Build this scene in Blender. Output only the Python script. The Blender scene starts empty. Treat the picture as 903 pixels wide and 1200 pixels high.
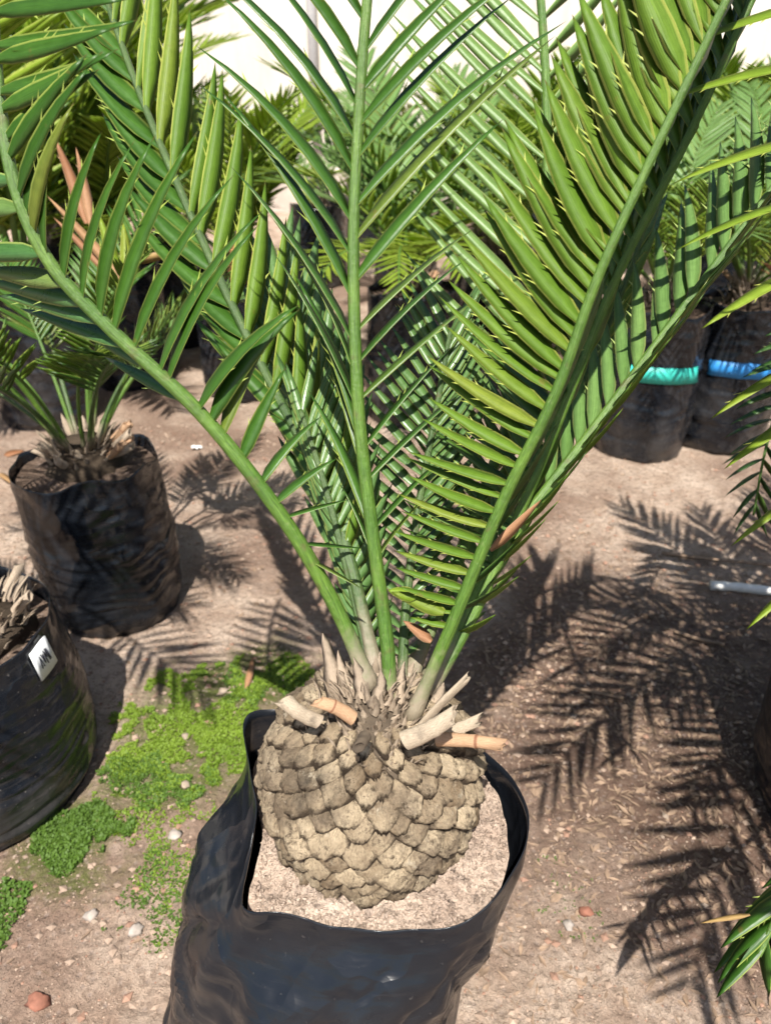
import bpy, math, random
import numpy as np
from mathutils import Vector, Matrix, noise

# ------------------------------------------------------------------ camera, world, sun, exposure
S = bpy.context.scene
COL = S.collection
CAMZ, PITCH, FPX = 1.0, math.radians(30.0), 900.0
CAM = Vector((0, 0, CAMZ))
FWD = Vector((0, math.cos(PITCH), -math.sin(PITCH)))
UP = Vector((0, math.sin(PITCH), math.cos(PITCH)))
RT = Vector((1, 0, 0))
cd = bpy.data.cameras.new('camera'); cam = bpy.data.objects.new('camera', cd); COL.objects.link(cam)
cam.location = CAM; cam.rotation_euler = (math.pi / 2 - PITCH, 0, 0)
cd.sensor_fit = 'VERTICAL'; cd.sensor_height = 36; cd.sensor_width = 36; cd.lens = 36 * FPX / 1200
cd.clip_start = 0.02; cd.clip_end = 500
cd.dof.use_dof = True; cd.dof.focus_distance = 0.68; cd.dof.aperture_fstop = 27 / 3.4
S.camera = cam
SUN_EL, SUN_AZ = 59.0, -4.0            # sun stands behind the photographer
w = bpy.data.worlds.new('World'); S.world = w; w.use_nodes = True
nt = w.node_tree; bg = nt.nodes['Background']
sky = nt.nodes.new('ShaderNodeTexSky'); sky.sky_type = 'NISHITA'; sky.sun_disc = False
sky.sun_elevation = math.radians(SUN_EL); sky.sun_rotation = math.radians(180 + SUN_AZ)
sky.air_density = 1.0; sky.dust_density = 1.5
nt.links.new(sky.outputs[0], bg.inputs[0]); bg.inputs[1].default_value = 0.075
ld = bpy.data.lights.new('sun', 'SUN'); ld.energy = 5.0; ld.angle = math.radians(0.55); ld.color = (1, .955, .88)
sun = bpy.data.objects.new('sun', ld); COL.objects.link(sun)
sd = Vector((math.sin(math.radians(SUN_AZ)) * math.cos(math.radians(SUN_EL)), -math.cos(math.radians(SUN_AZ)) * math.cos(math.radians(SUN_EL)), math.sin(math.radians(SUN_EL))))
sun.rotation_euler = sd.to_track_quat('Z', 'Y').to_euler(); sun.location = (0, -2, 5)
S.view_settings.view_transform = 'Standard'; S.view_settings.look = 'None'; S.view_settings.gamma = 1
S.view_settings.use_curve_mapping = False; S.view_settings.exposure = 0.85
S.cycles.max_bounces = 8; S.cycles.transparent_max_bounces = 8
R = random.Random(11)

def at(px, py, d):
    return CAM + FWD * d + RT * ((px - 451.5) / FPX * d) + UP * ((600 - py) / FPX * d)
def at_z(px, py, z):
    v = at(px, py, 1) - CAM
    return CAM + v * ((z - CAMZ) / v.z)

# ------------------------------------------------------------------ objects and tags
def tag(o, label=None, cat=None, group=None, kind=None):
    for k, v in (('label', label), ('category', cat), ('group', group), ('kind', kind)):
        if v: o[k] = v
    return o
def link(name, data, parent=None, M=None):
    o = bpy.data.objects.new(name, data); COL.objects.link(o)
    if parent is not None: o.parent = parent
    if M is not None: o.matrix_basis = M
    return o
def empty(name, loc, label, cat, group=None):
    o = link(name, None); o.location = loc; o.empty_display_size = .05
    return tag(o, label, cat, group)
def mesh(name, v, f, mats=(), smooth=True, midx=None, uv=None):
    m = bpy.data.meshes.new(name)
    m.from_pydata([tuple(x) for x in v], [], [tuple(x) for x in f]); m.update()
    for x in mats: m.materials.append(x)
    if midx is not None: m.polygons.foreach_set('material_index', midx)
    if smooth: m.polygons.foreach_set('use_smooth', [True] * len(m.polygons))
    if uv is not None:
        l = m.uv_layers.new(name='UVMap')
        li = np.zeros(len(m.loops), dtype=np.int32); m.loops.foreach_get('vertex_index', li)
        l.data.foreach_set('uv', np.asarray(uv, dtype=np.float32)[li].ravel())
    return m
class MB:                       # collects shapes for ONE mesh
    def __init__(s): s.v = []; s.f = []; s.m = []; s.uv = []
    def add(s, v, f, mi=0, uv=None, midx=None):
        o = len(s.v); s.v.extend(v); s.f.extend([tuple(i + o for i in q) for q in f])
        s.m.extend(midx if midx is not None else [mi] * len(f)); s.uv.extend(uv if uv is not None else [(0, .5)] * len(v))
    def build(s, name, mats, smooth=True): return mesh(name, s.v, s.f, mats, smooth, s.m, s.uv)

def catmull(P, n):
    P = [Vector(p) for p in P]; Q = [P[0] * 2 - P[1]] + P + [P[-1] * 2 - P[-2]]; out = []
    seg = len(P) - 1
    for k in range(n):
        u = k / (n - 1) * seg; i = min(int(u), seg - 1); t = u - i
        a, b, c, d = Q[i:i + 4]
        out.append(.5 * ((2 * b) + (c - a) * t + (2 * a - 5 * b + 4 * c - d) * t * t + (3 * b - a - 3 * c + d) * t ** 3))
    return out
def arc_t(P):
    L = [0]
    for a, b in zip(P, P[1:]): L.append(L[-1] + (b - a).length)
    return [x / L[-1] for x in L]
def tube(P, rad, sides=8, flat=1.0, side=None, cap=True):
    v = []; f = []; n = len(P); uv = []
    prev = side
    for i, p in enumerate(P):
        T = (P[min(i + 1, n - 1)] - P[max(i - 1, 0)]).normalized()
        if prev is None: prev = T.orthogonal()
        A = (prev - T * prev.dot(T)).normalized(); B = T.cross(A); prev = A
        for k in range(sides):
            a = 2 * math.pi * k / sides
            v.append(p + A * (rad[i] * math.cos(a)) + B * (rad[i] * flat * math.sin(a))); uv.append((i / max(1, n - 1), k / sides))
    for i in range(n - 1):
        for k in range(sides):
            f.append((i * sides + k, i * sides + (k + 1) % sides, (i + 1) * sides + (k + 1) % sides, (i + 1) * sides + k))
    if cap:
        f.append(tuple(range(sides - 1, -1, -1))); f.append(tuple(range((n - 1) * sides, n * sides)))
    return v, f, uv
def nz(x, y, z, s=1.0): return noise.noise(Vector((x * s, y * s, z * s)))
def sm(a, b, x):
    t = min(1, max(0, (x - a) / (b - a))); return t * t * (3 - 2 * t)

# ------------------------------------------------------------------ materials
def newmat(name):
    m = bpy.data.materials.new(name); m.use_nodes = True
    return m, m.node_tree, m.node_tree.nodes['Principled BSDF'], m.node_tree.nodes['Material Output']
def N(nt, t, **kw):
    n = nt.nodes.new(t)
    for k, v in kw.items(): setattr(n, k, v)
    return n
def setin(nt, node, d):
    for k, v in d.items():
        if hasattr(v, 'is_linked'): nt.links.new(v, node.inputs[k])
        else: node.inputs[k].default_value = v
def noi(nt, scale, detail=4, vec=None, rough=.55, dist=0):
    n = N(nt, 'ShaderNodeTexNoise'); setin(nt, n, {'Scale': scale, 'Detail': detail, 'Roughness': rough, 'Distortion': dist})
    if vec is not None: nt.links.new(vec, n.inputs['Vector'])
    return n.outputs['Fac']
def ramp(nt, fac, stops):
    r = N(nt, 'ShaderNodeValToRGB'); e = r.color_ramp.elements
    while len(e) < len(stops): e.new(.5)
    for q, (p, c) in zip(e, stops):
        q.position = p; q.color = (c, c, c, 1) if not hasattr(c, '__len__') else (*c, 1)
    nt.links.new(fac, r.inputs[0]); return r.outputs[0]
def mix(nt, f, a, b, mode='MIX'):
    n = N(nt, 'ShaderNodeMix', data_type='RGBA', blend_type=mode)
    for s, v in ((0, f), (6, a), (7, b)):
        if hasattr(v, 'is_linked'): nt.links.new(v, n.inputs[s])
        elif s == 0: n.inputs[0].default_value = v
        else: n.inputs[s].default_value = (*v, 1)
    return n.outputs[2]
def math_(nt, op, a, b=0.0, clamp=False):
    n = N(nt, 'ShaderNodeMath', operation=op, use_clamp=clamp)
    for i, v in enumerate((a, b)):
        if hasattr(v, 'is_linked'): nt.links.new(v, n.inputs[i])
        else: n.inputs[i].default_value = v
    return n.outputs[0]
def bump(nt, h, strength, dist=.002, nrm=None):
    b = N(nt, 'ShaderNodeBump'); setin(nt, b, {'Strength': strength, 'Distance': dist, 'Height': h})
    if nrm is not None: nt.links.new(nrm, b.inputs['Normal'])
    return b.outputs[0]
def objco(nt): return N(nt, 'ShaderNodeTexCoord').outputs['Object']
def geopos(nt): return N(nt, 'ShaderNodeNewGeometry').outputs['Position']

def leafmat(name, c1, c2, margin, rough, transl, tcol, spec=.5, vein=.15, coat=0):
    m, nt, b, out = newmat(name)
    uv = N(nt, 'ShaderNodeUVMap', uv_map='UVMap').outputs[0]
    sep = N(nt, 'ShaderNodeSeparateXYZ'); nt.links.new(uv, sep.inputs[0])
    rnd = N(nt, 'ShaderNodeObjectInfo').outputs['Random']
    p = geopos(nt)
    f = math_(nt, 'ADD', math_(nt, 'MULTIPLY', noi(nt, 9, 3, p), .75), math_(nt, 'MULTIPLY', rnd, .3))
    col = mix(nt, ramp(nt, f, [(.3, 0.), (.72, 1.)]), c1, c2)
    col = mix(nt, ramp(nt, rnd, [(.86, 0.), (1., .45)]), col, (.34, .31, .05))
    fine = noi(nt, 160, 3, p)
    col = mix(nt, ramp(nt, fine, [(.35, .22), (.6, 0.)]), col, tuple(x * .55 for x in c1))
    mp = N(nt, 'ShaderNodeMapping'); setin(nt, mp, {'Vector': uv, 'Scale': (2.2, 22, 1)}); setin(nt, mp, {'Location': (0, 0, 0)})
    off = N(nt, 'ShaderNodeVectorMath', operation='ADD'); cmb = N(nt, 'ShaderNodeCombineXYZ'); nt.links.new(math_(nt, 'MULTIPLY', rnd, 37.), cmb.inputs[2]); nt.links.new(mp.outputs[0], off.inputs[0]); nt.links.new(cmb.outputs[0], off.inputs[1])
    stk = noi(nt, 2.2, 6, off.outputs[0], .7)
    col = mix(nt, ramp(nt, stk, [(.36, .55), (.54, 0.)]), col, tuple(x * .5 for x in c1)); col = mix(nt, ramp(nt, stk, [(.52, 0.), (.72, .45)]), col, tuple(min(1, x * 1.5) for x in c2))
    spot = noi(nt, 55, 2, p)
    col = mix(nt, ramp(nt, spot, [(.70, 0.), (.76, .55)]), col, (.16, .12, .03))
    v = math_(nt, 'MULTIPLY', math_(nt, 'ABSOLUTE', math_(nt, 'SUBTRACT', sep.outputs[1], .5)), 2)
    col = mix(nt, math_(nt, 'MULTIPLY', ramp(nt, v, [(.78, 0.), (.93, 1.)]), .85), col, margin)  # bright sunlit edge painted into the colour along both blade margins
    tipf = ramp(nt, sep.outputs[0], [(.955, 0.), (.985, .8)])
    col = mix(nt, tipf, col, (.16, .09, .03))
    wv = math_(nt, 'SINE', math_(nt, 'MULTIPLY', sep.outputs[1], 78.))
    n = bump(nt, wv, vein, .0004); n = bump(nt, fine, .12, .0012, n)
    setin(nt, b, {'Base Color': col, 'Roughness': math_(nt, 'ADD', math_(nt, 'MULTIPLY', fine, .25), rough - .12), 'Normal': n, 'Specular IOR Level': spec, 'Coat Weight': coat, 'Coat Roughness': .25})
    tr = N(nt, 'ShaderNodeBsdfTranslucent'); nt.links.new(mix(nt, .5, col, tcol), tr.inputs[0]); nt.links.new(n, tr.inputs['Normal'])
    ms = N(nt, 'ShaderNodeMixShader'); ms.inputs[0].default_value = transl
    nt.links.new(b.outputs[0], ms.inputs[1]); nt.links.new(tr.outputs[0], ms.inputs[2]); nt.links.new(ms.outputs[0], out.inputs[0])
    return m
M = {}
M['ad'] = leafmat('leaf_upper_face', (.036, .105, .011), (.070, .170, .022), (.36, .44, .09), .36, .24, (.25, .46, .03), .5)
M['ab'] = leafmat('leaf_under_face', (.085, .175, .014), (.140, .240, .022), (.42, .46, .09), .52, .22, (.28, .48, .03), .3, .12)
M['yl'] = leafmat('brightened_yellow_leaf_face', (.24, .37, .03), (.36, .48, .055), (.52, .56, .13), .42, .45, (.48, .62, .06), .45)  # yellow-green leaf, colour lifted to paint in overexposure and lens flare
M['bl'] = leafmat('waxy_leaf_face', (.050, .140, .034), (.100, .215, .065), (.34, .42, .11), .30, .2, (.22, .44, .05), .6)
M['pl'] = leafmat('flare_pale_leaf_face', (.14, .27, .065), (.22, .38, .11), (.42, .50, .16), .36, .38, (.36, .56, .09), .5)  # leaf green made paler: sun glare and flare put into the colour
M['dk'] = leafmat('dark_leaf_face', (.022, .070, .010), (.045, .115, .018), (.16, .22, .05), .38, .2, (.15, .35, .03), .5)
M['dry'] = leafmat('dry_leaf_face', (.30, .13, .06), (.46, .26, .14), (.45, .28, .15), .6, .2, (.5, .25, .1), .3)

def rachismat(name, c1, c2):
    m, nt, b, out = newmat(name); p = geopos(nt)
    col = mix(nt, ramp(nt, noi(nt, 20, 4, p), [(.35, 0.), (.65, 1.)]), c1, c2)
    col = mix(nt, ramp(nt, noi(nt, 260, 3, p), [(.58, 0.), (.72, .35)]), col, (.24, .28, .12))
    col = mix(nt, ramp(nt, noi(nt, 45, 3, p), [(.62, 0.), (.7, .6)]), col, (.13, .10, .04))
    uv = N(nt, 'ShaderNodeUVMap', uv_map='UVMap').outputs[0]; sep = N(nt, 'ShaderNodeSeparateXYZ'); nt.links.new(uv, sep.inputs[0])
    mp = N(nt, 'ShaderNodeMapping'); setin(nt, mp, {'Vector': uv, 'Scale': (14, 9, 1)}); st = noi(nt, 3, 6, mp.outputs[0], .7)
    col = mix(nt, ramp(nt, st, [(.40, 0.), (.62, .7)]), col, tuple(x * .42 for x in c1)); col = mix(nt, ramp(nt, st, [(.28, .5), (.42, 0.)]), col, (.20, .30, .06))
    foot = math_(nt, 'ADD', sep.outputs[0], math_(nt, 'MULTIPLY', math_(nt, 'SUBTRACT', noi(nt, 120, 4, p), .5), .09))
    col = mix(nt, ramp(nt, foot, [(.02, .95), (.10, 0.)]), col, (.27, .22, .16))
    setin(nt, b, {'Base Color': col, 'Roughness': .46, 'Normal': bump(nt, noi(nt, 200, 4, p), .5, .0012, bump(nt, st, .5, .0022))})
    return m
M['ra'] = rachismat('leaf_stalk', (.065, .15, .016), (.115, .215, .026))
M['rb'] = rachismat('leaf_stalk_shaded', (.04, .09, .018), (.08, .14, .03))  # darker copy of the stalk colour, shade behind the front fronds painted in

def bagmat(name, dust=.35):
    m, nt, b, out = newmat(name); p = geopos(nt)
    sep = N(nt, 'ShaderNodeSeparateXYZ'); nt.links.new(p, sep.inputs[0])
    base = mix(nt, noi(nt, 7, 4, p), (.005, .0065, .010), (.011, .0135, .018))
    sc = N(nt, 'ShaderNodeMapping'); setin(nt, sc, {'Vector': p, 'Scale': (9, 9, 60)})
    d1 = ramp(nt, noi(nt, 5, 6, p, .65), [(.46, 0.), (.74, 1.)])
    low = ramp(nt, sep.outputs[2], [(.0, 1.), (.22, .35)])
    dst = math_(nt, 'MULTIPLY', math_(nt, 'MULTIPLY', d1, low), dust)
    speck = ramp(nt, noi(nt, 150, 2, p), [(.70, 0.), (.74, .5)])
    streak = ramp(nt, noi(nt, 3, 4, sc.outputs[0]), [(.55, 0.), (.75, .25)])
    col = mix(nt, math_(nt, 'MAXIMUM', dst, math_(nt, 'MULTIPLY', streak, dust)), base, (.17, .15, .135))
    col = mix(nt, math_(nt, 'MULTIPLY', speck, dust), col, (.30, .27, .24))
    n = bump(nt, noi(nt, 2, 3, sc.outputs[0], .5), .16, .004); n = bump(nt, noi(nt, 24, 3, p, .5), .18, .004, n)
    wp = N(nt, 'ShaderNodeVectorMath', operation='ADD'); nz_ = N(nt, 'ShaderNodeTexNoise'); setin(nt, nz_, {'Scale': 9., 'Detail': 3., 'Vector': p}); sc2 = N(nt, 'ShaderNodeVectorMath', operation='SCALE'); nt.links.new(nz_.outputs['Color'], sc2.inputs[0]); sc2.inputs['Scale'].default_value = .09
    nt.links.new(p, wp.inputs[0]); nt.links.new(sc2.outputs[0], wp.inputs[1])
    vo = N(nt, 'ShaderNodeTexVoronoi'); setin(nt, vo, {'Vector': wp.outputs[0], 'Scale': 13.}); vo2 = N(nt, 'ShaderNodeTexVoronoi'); setin(nt, vo2, {'Vector': wp.outputs[0], 'Scale': 34.})
    n = bump(nt, vo.outputs['Distance'], .75, .014, n); n = bump(nt, vo2.outputs['Distance'], .3, .004, n)
    rg = math_(nt, 'ADD', math_(nt, 'MULTIPLY', noi(nt, 14, 5, p), .26), math_(nt, 'ADD', math_(nt, 'MULTIPLY', dst, .5), .10))
    setin(nt, b, {'Base Color': col, 'Roughness': rg, 'Normal': n, 'Specular IOR Level': .42})
    return m
M['bag'] = bagmat('black_polythene', .16); M['bagd'] = bagmat('dusty_polythene', .55)

def flatmat(name, col, rough=.6, var=.25, sc=40, bmp=.3, spec=.4):
    m, nt, b, out = newmat(name); p = objco(nt)
    f = noi(nt, sc, 5, p)
    c = mix(nt, ramp(nt, f, [(.3, 0.), (.7, 1.)]), tuple(x * (1 - var) for x in col), tuple(min(1, x * (1 + var)) for x in col))
    setin(nt, b, {'Base Color': c, 'Roughness': rough, 'Normal': bump(nt, f, bmp, .002), 'Specular IOR Level': spec}); return m
M['teal'] = flatmat('teal_tape', (.04, .48, .39), .45, .06, 30, .1); M['blue'] = flatmat('blue_tape', (.03, .24, .60), .45, .06, 30, .1)
M['white'] = flatmat('white_tag', (.72, .74, .74), .5, .06, 60, .1); M['ink'] = flatmat('ink', (.02, .02, .03), .6, .1)
M['stickw'] = flatmat('bleached_stick', (.72, .70, .66), .6, .12, 60, .3)
M['twig'] = flatmat('twig', (.22, .15, .10), .8, .4, 60, .5)
M['brick'] = flatmat('red_stone', (.27, .115, .075), .85, .3, 60, .6)
M['stone'] = flatmat('grey_stone', (.36, .31, .27), .85, .35, 50, .6)
M['pale'] = flatmat('pale_stone', (.33, .26, .20), .85, .4, 50, .5)
M['grit'] = flatmat('ground_grit', (.33, .24, .18), .9, .3, 30, .5); M['gritr'] = flatmat('ground_grit_red', (.28, .165, .115), .9, .3, 30, .5); M['gritp'] = flatmat('ground_grit_pale', (.30, .23, .175), .9, .25, 30, .5)
M['paper'] = flatmat('paper_scrap', (.68, .66, .63), .7, .1, 50, .4)
M['fold'] = flatmat('fibre', (.55, .47, .36), .8, .3, 90, .5)

def stubmat(name, c1, c2, ring=False):
    m, nt, b, out = newmat(name)
    uv = N(nt, 'ShaderNodeUVMap', uv_map='UVMap').outputs[0]
    sep = N(nt, 'ShaderNodeSeparateXYZ'); nt.links.new(uv, sep.inputs[0]); p = geopos(nt)
    mp = N(nt, 'ShaderNodeMapping'); setin(nt, mp, {'Vector': uv, 'Scale': (4, 26, 1)})
    f = noi(nt, 3, 5, mp.outputs[0], .6)
    col = mix(nt, ramp(nt, f, [(.3, 0.), (.7, 1.)]), c1, c2)
    col = mix(nt, ramp(nt, noi(nt, 60, 4, p), [(.58, 0.), (.72, .6)]), col, tuple(x * .3 for x in c1))
    if ring:
        r = math_(nt, 'ABSOLUTE', math_(nt, 'SUBTRACT', sep.outputs[0], .62))
        col = mix(nt, ramp(nt, r, [(.01, .8), (.035, 0.)]), col, (.16, .05, .02))
    setin(nt, b, {'Base Color': col, 'Roughness': .7, 'Normal': bump(nt, f, .5, .002)}); return m
M['st_o'] = stubmat('orange_cut_stalk', (.33, .175, .09), (.52, .345, .21), True)
M['st_g'] = stubmat('bleached_cut_stalk', (.24, .185, .13), (.50, .41, .30))
M['cata'] = stubmat('dry_bract', (.22, .165, .115), (.48, .38, .28))

def caudexmat():
    m, nt, b, out = newmat('caudex_bark'); p = geopos(nt)
    rnd = N(nt, 'ShaderNodeObjectInfo').outputs['Random']
    f = math_(nt, 'ADD', math_(nt, 'MULTIPLY', noi(nt, 30, 7, p, .68), .85), math_(nt, 'MULTIPLY', rnd, .22))
    col = mix(nt, ramp(nt, f, [(.34, 0.), (.64, 1.)]), (.235, .165, .10), (.68, .54, .365))
    col = mix(nt, ramp(nt, noi(nt, 16, 6, p, .72), [(.50, 0.), (.64, .7)]), col, (.15, .112, .08))
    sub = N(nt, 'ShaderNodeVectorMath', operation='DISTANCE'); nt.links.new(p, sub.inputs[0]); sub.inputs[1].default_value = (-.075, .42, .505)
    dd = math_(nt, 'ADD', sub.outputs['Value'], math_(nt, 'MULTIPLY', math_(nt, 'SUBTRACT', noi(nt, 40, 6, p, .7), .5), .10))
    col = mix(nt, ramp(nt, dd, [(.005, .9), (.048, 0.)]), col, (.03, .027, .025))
    col = mix(nt, ramp(nt, noi(nt, 120, 5, p, .75), [(.52, 0.), (.66, .85)]), col, (.075, .052, .034))
    col = mix(nt, ramp(nt, noi(nt, 75, 5, p, .7), [(.60, 0.), (.72, .7)]), col, (.70, .60, .45))
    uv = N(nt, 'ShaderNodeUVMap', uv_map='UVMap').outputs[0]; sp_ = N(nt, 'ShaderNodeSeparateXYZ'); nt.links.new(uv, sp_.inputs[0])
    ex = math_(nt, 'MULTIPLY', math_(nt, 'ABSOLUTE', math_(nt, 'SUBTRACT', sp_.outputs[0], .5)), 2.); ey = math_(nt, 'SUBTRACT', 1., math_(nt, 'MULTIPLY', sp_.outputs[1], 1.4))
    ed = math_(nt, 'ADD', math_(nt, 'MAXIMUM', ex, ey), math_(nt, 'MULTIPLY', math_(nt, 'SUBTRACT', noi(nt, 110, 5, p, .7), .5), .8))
    col = mix(nt, ramp(nt, ed, [(.68, 0.), (.90, .95)]), col, (.055, .038, .026))  # dead brown scale margins, darkened further to paint in crevice shade
    h = noi(nt, 75, 9, p, .75); mp = N(nt, 'ShaderNodeMapping'); setin(nt, mp, {'Vector': p, 'Scale': (1, 1, .3)}); mp2 = N(nt, 'ShaderNodeMapping'); setin(nt, mp2, {'Vector': uv, 'Scale': (9, 1.6, 1)}); h2 = noi(nt, 260, 4, mp.outputs[0], .65); h3 = noi(nt, 2.5, 6, mp2.outputs[0], .7); col = mix(nt, ramp(nt, h3, [(.34, .5), (.48, 0.)]), col, (.12, .09, .06))
    n = bump(nt, h, 1., .010); n = bump(nt, h3, .8, .006, n); n = bump(nt, h2, .7, .002, n)
    setin(nt, b, {'Base Color': col, 'Roughness': .88, 'Normal': n, 'Specular IOR Level': .2}); return m
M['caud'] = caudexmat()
def charmat():
    m, nt, b, out = newmat('caudex_crevice'); p = geopos(nt)
    col = mix(nt, noi(nt, 60, 5, p), (.03, .022, .015), (.12, .088, .058))
    setin(nt, b, {'Base Color': col, 'Roughness': .9, 'Normal': bump(nt, noi(nt, 120, 5, p), .8, .004)}); return m
M['crev'] = charmat()

def groundmat(name, lo, mid, hi, bag=False):
    m, nt, b, out = newmat(name); p = geopos(nt)
    big = noi(nt, 2.1, 6, p, .6); med = noi(nt, 11, 6, p, .65); fine = noi(nt, 90, 6, p, .7); vf = noi(nt, 420, 3, p, .6)
    col = mix(nt, ramp(nt, med, [(.32, 0.), (.66, 1.)]), mid, hi)
    if not bag:
        col = mix(nt, ramp(nt, big, [(.42, .85), (.58, 0.)]), col, lo)
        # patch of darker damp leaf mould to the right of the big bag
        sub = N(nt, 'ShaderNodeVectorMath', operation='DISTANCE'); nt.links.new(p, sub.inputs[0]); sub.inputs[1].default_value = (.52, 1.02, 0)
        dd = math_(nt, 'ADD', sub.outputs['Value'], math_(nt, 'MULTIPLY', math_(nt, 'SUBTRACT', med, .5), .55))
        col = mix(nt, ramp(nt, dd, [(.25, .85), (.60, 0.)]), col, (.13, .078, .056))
        for c, r0, r1 in (((-.33, .97, 0), .10, .19), ((-.47, .75, 0), .05, .12), ((-.24, 1.1, 0), .06, .14)):
            sub = N(nt, 'ShaderNodeVectorMath', operation='DISTANCE'); nt.links.new(p, sub.inputs[0]); sub.inputs[1].default_value = c
            dd = math_(nt, 'ADD', sub.outputs['Value'], math_(nt, 'MULTIPLY', math_(nt, 'SUBTRACT', med, .5), .3))
            col = mix(nt, ramp(nt, dd, [(r0, .75), (r1, 0.)]), col, (.095, .13, .022))
    col = mix(nt, ramp(nt, fine, [(.38, .7), (.50, 0.)]), col, tuple(x * .55 for x in mid))
    col = mix(nt, ramp(nt, vf, [(.62, 0.), (.74, .4)]), col, (.60, .48, .39))
    vo = N(nt, 'ShaderNodeTexVoronoi'); setin(nt, vo, {'Vector': p, 'Scale': 75.})
    col = mix(nt, math_(nt, 'MULTIPLY', ramp(nt, vo.outputs['Distance'], [(.16, 1.), (.30, 0.)]), .5), col, vo.outputs['Color'] if False else (.40, .31, .26))
    n = bump(nt, med, .6, .03); n = bump(nt, fine, 1., .016, n); n = bump(nt, vf, .9, .004, n); n = bump(nt, vo.outputs['Distance'], .6, .006, n)
    setin(nt, b, {'Base Color': col, 'Roughness': .92, 'Normal': n, 'Specular IOR Level': .2}); return m
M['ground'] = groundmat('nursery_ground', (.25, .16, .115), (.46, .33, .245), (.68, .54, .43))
M['soil'] = groundmat('potting_sand', (.3, .2, .15), (.56, .42, .33), (.76, .60, .48), True)
M['soild'] = groundmat('dark_potting_mix', (.1, .07, .05), (.14, .095, .07), (.27, .19, .14), True)
def wallmat():
    m, nt, b, out = newmat('cream_wall_paint'); p = geopos(nt)
    mp = N(nt, 'ShaderNodeMapping'); setin(nt, mp, {'Vector': p, 'Scale': (3, 1, .5)})
    col = mix(nt, ramp(nt, noi(nt, 2, 6, mp.outputs[0], .6), [(.4, 0.), (.7, 1.)]), (.72, .67, .58), (.58, .52, .44))
    setin(nt, b, {'Base Color': col, 'Roughness': .85, 'Normal': bump(nt, noi(nt, 30, 4, p), .2, .01)}); return m
M['wall'] = wallmat()
M['pipe'] = flatmat('grey_pipe', (.48, .47, .47), .5, .1)
M['plinth'] = flatmat('grey_plinth', (.50, .43, .37), .85, .2, 8)
M['moss'] = leafmat('moss', (.11, .185, .016), (.20, .29, .03), (.20, .29, .04), .6, .25, (.3, .5, .05), .3, 0)
M['mossd'] = leafmat('dark_moss', (.045, .10, .014), (.085, .165, .022), (.09, .16, .02), .6, .2, (.2, .4, .05), .3, 0)
M['cone'] = flatmat('orange_cone', (.50, .26, .11), .7, .35, 30, .8)

# ------------------------------------------------------------------ ground and wall
def gz(x, y):
    return .010 * nz(x, y, 0, 3.1) + .005 * nz(x, y, 3, 11) + .0042 * nz(x, y, 5, 30) + .0028 * nz(x, y, 7, 75)
def graded(a, b, fine, x0, x1, big):
    L = list(np.arange(x0, x1, fine)); s = fine; x = x1
    while x < b: L.append(x); s = min(s * 1.18, big); x += s
    L.append(b); s = fine; x = x0
    while x > a: s = min(s * 1.18, big); x -= s; L.insert(0, max(x, a))
    return L
XS = graded(-60, 60, .0085, -.85, 1.0, 6); YS = graded(-30, 90, .0085, .35, 1.75, 6)
gv = []; gf = []
for y in YS:
    for x in XS: gv.append((x, y, gz(x, y) if abs(x) < 8 and -3 < y < 8 else 0))
nx = len(XS)
for j in range(len(YS) - 1):
    for i in range(nx - 1): gf.append((j * nx + i, j * nx + i + 1, (j + 1) * nx + i + 1, (j + 1) * nx + i))
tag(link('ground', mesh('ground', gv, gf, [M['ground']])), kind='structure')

def box(c, s):
    x, y, z = c; a, b, d = s[0] / 2, s[1] / 2, s[2] / 2
    v = [Vector((x + i * a, y + j * b, z + k * d)) for k in (-1, 1) for j in (-1, 1) for i in (-1, 1)]
    return v, [(0, 2, 3, 1), (4, 5, 7, 6), (0, 1, 5, 4), (2, 6, 7, 3), (0, 4, 6, 2), (1, 3, 7, 5)]
WY = 6.6
wl = empty('wall', (0, WY, 0), 'cream painted boundary wall closing off the back of the nursery', 'wall')
m = MB(); m.add(*box((0, .1, 1.5), (26, .2, 3.1))); link('wall_panel', m.build('wall_panel', [M['wall']], False), wl)
m = MB(); m.add(*box((0, -.03, .13), (26, .06, .34))); link('plinth', m.build('plinth', [M['plinth']], False), wl)
m = MB(); v, f, uv = tube([Vector((-.53, -.075, .0)), Vector((-.53, -.075, 3.0))], [.035, .035], 12); m.add(v, f, 0, uv)
link('drainpipe', m.build('drainpipe', [M['pipe']]), wl)

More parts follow.
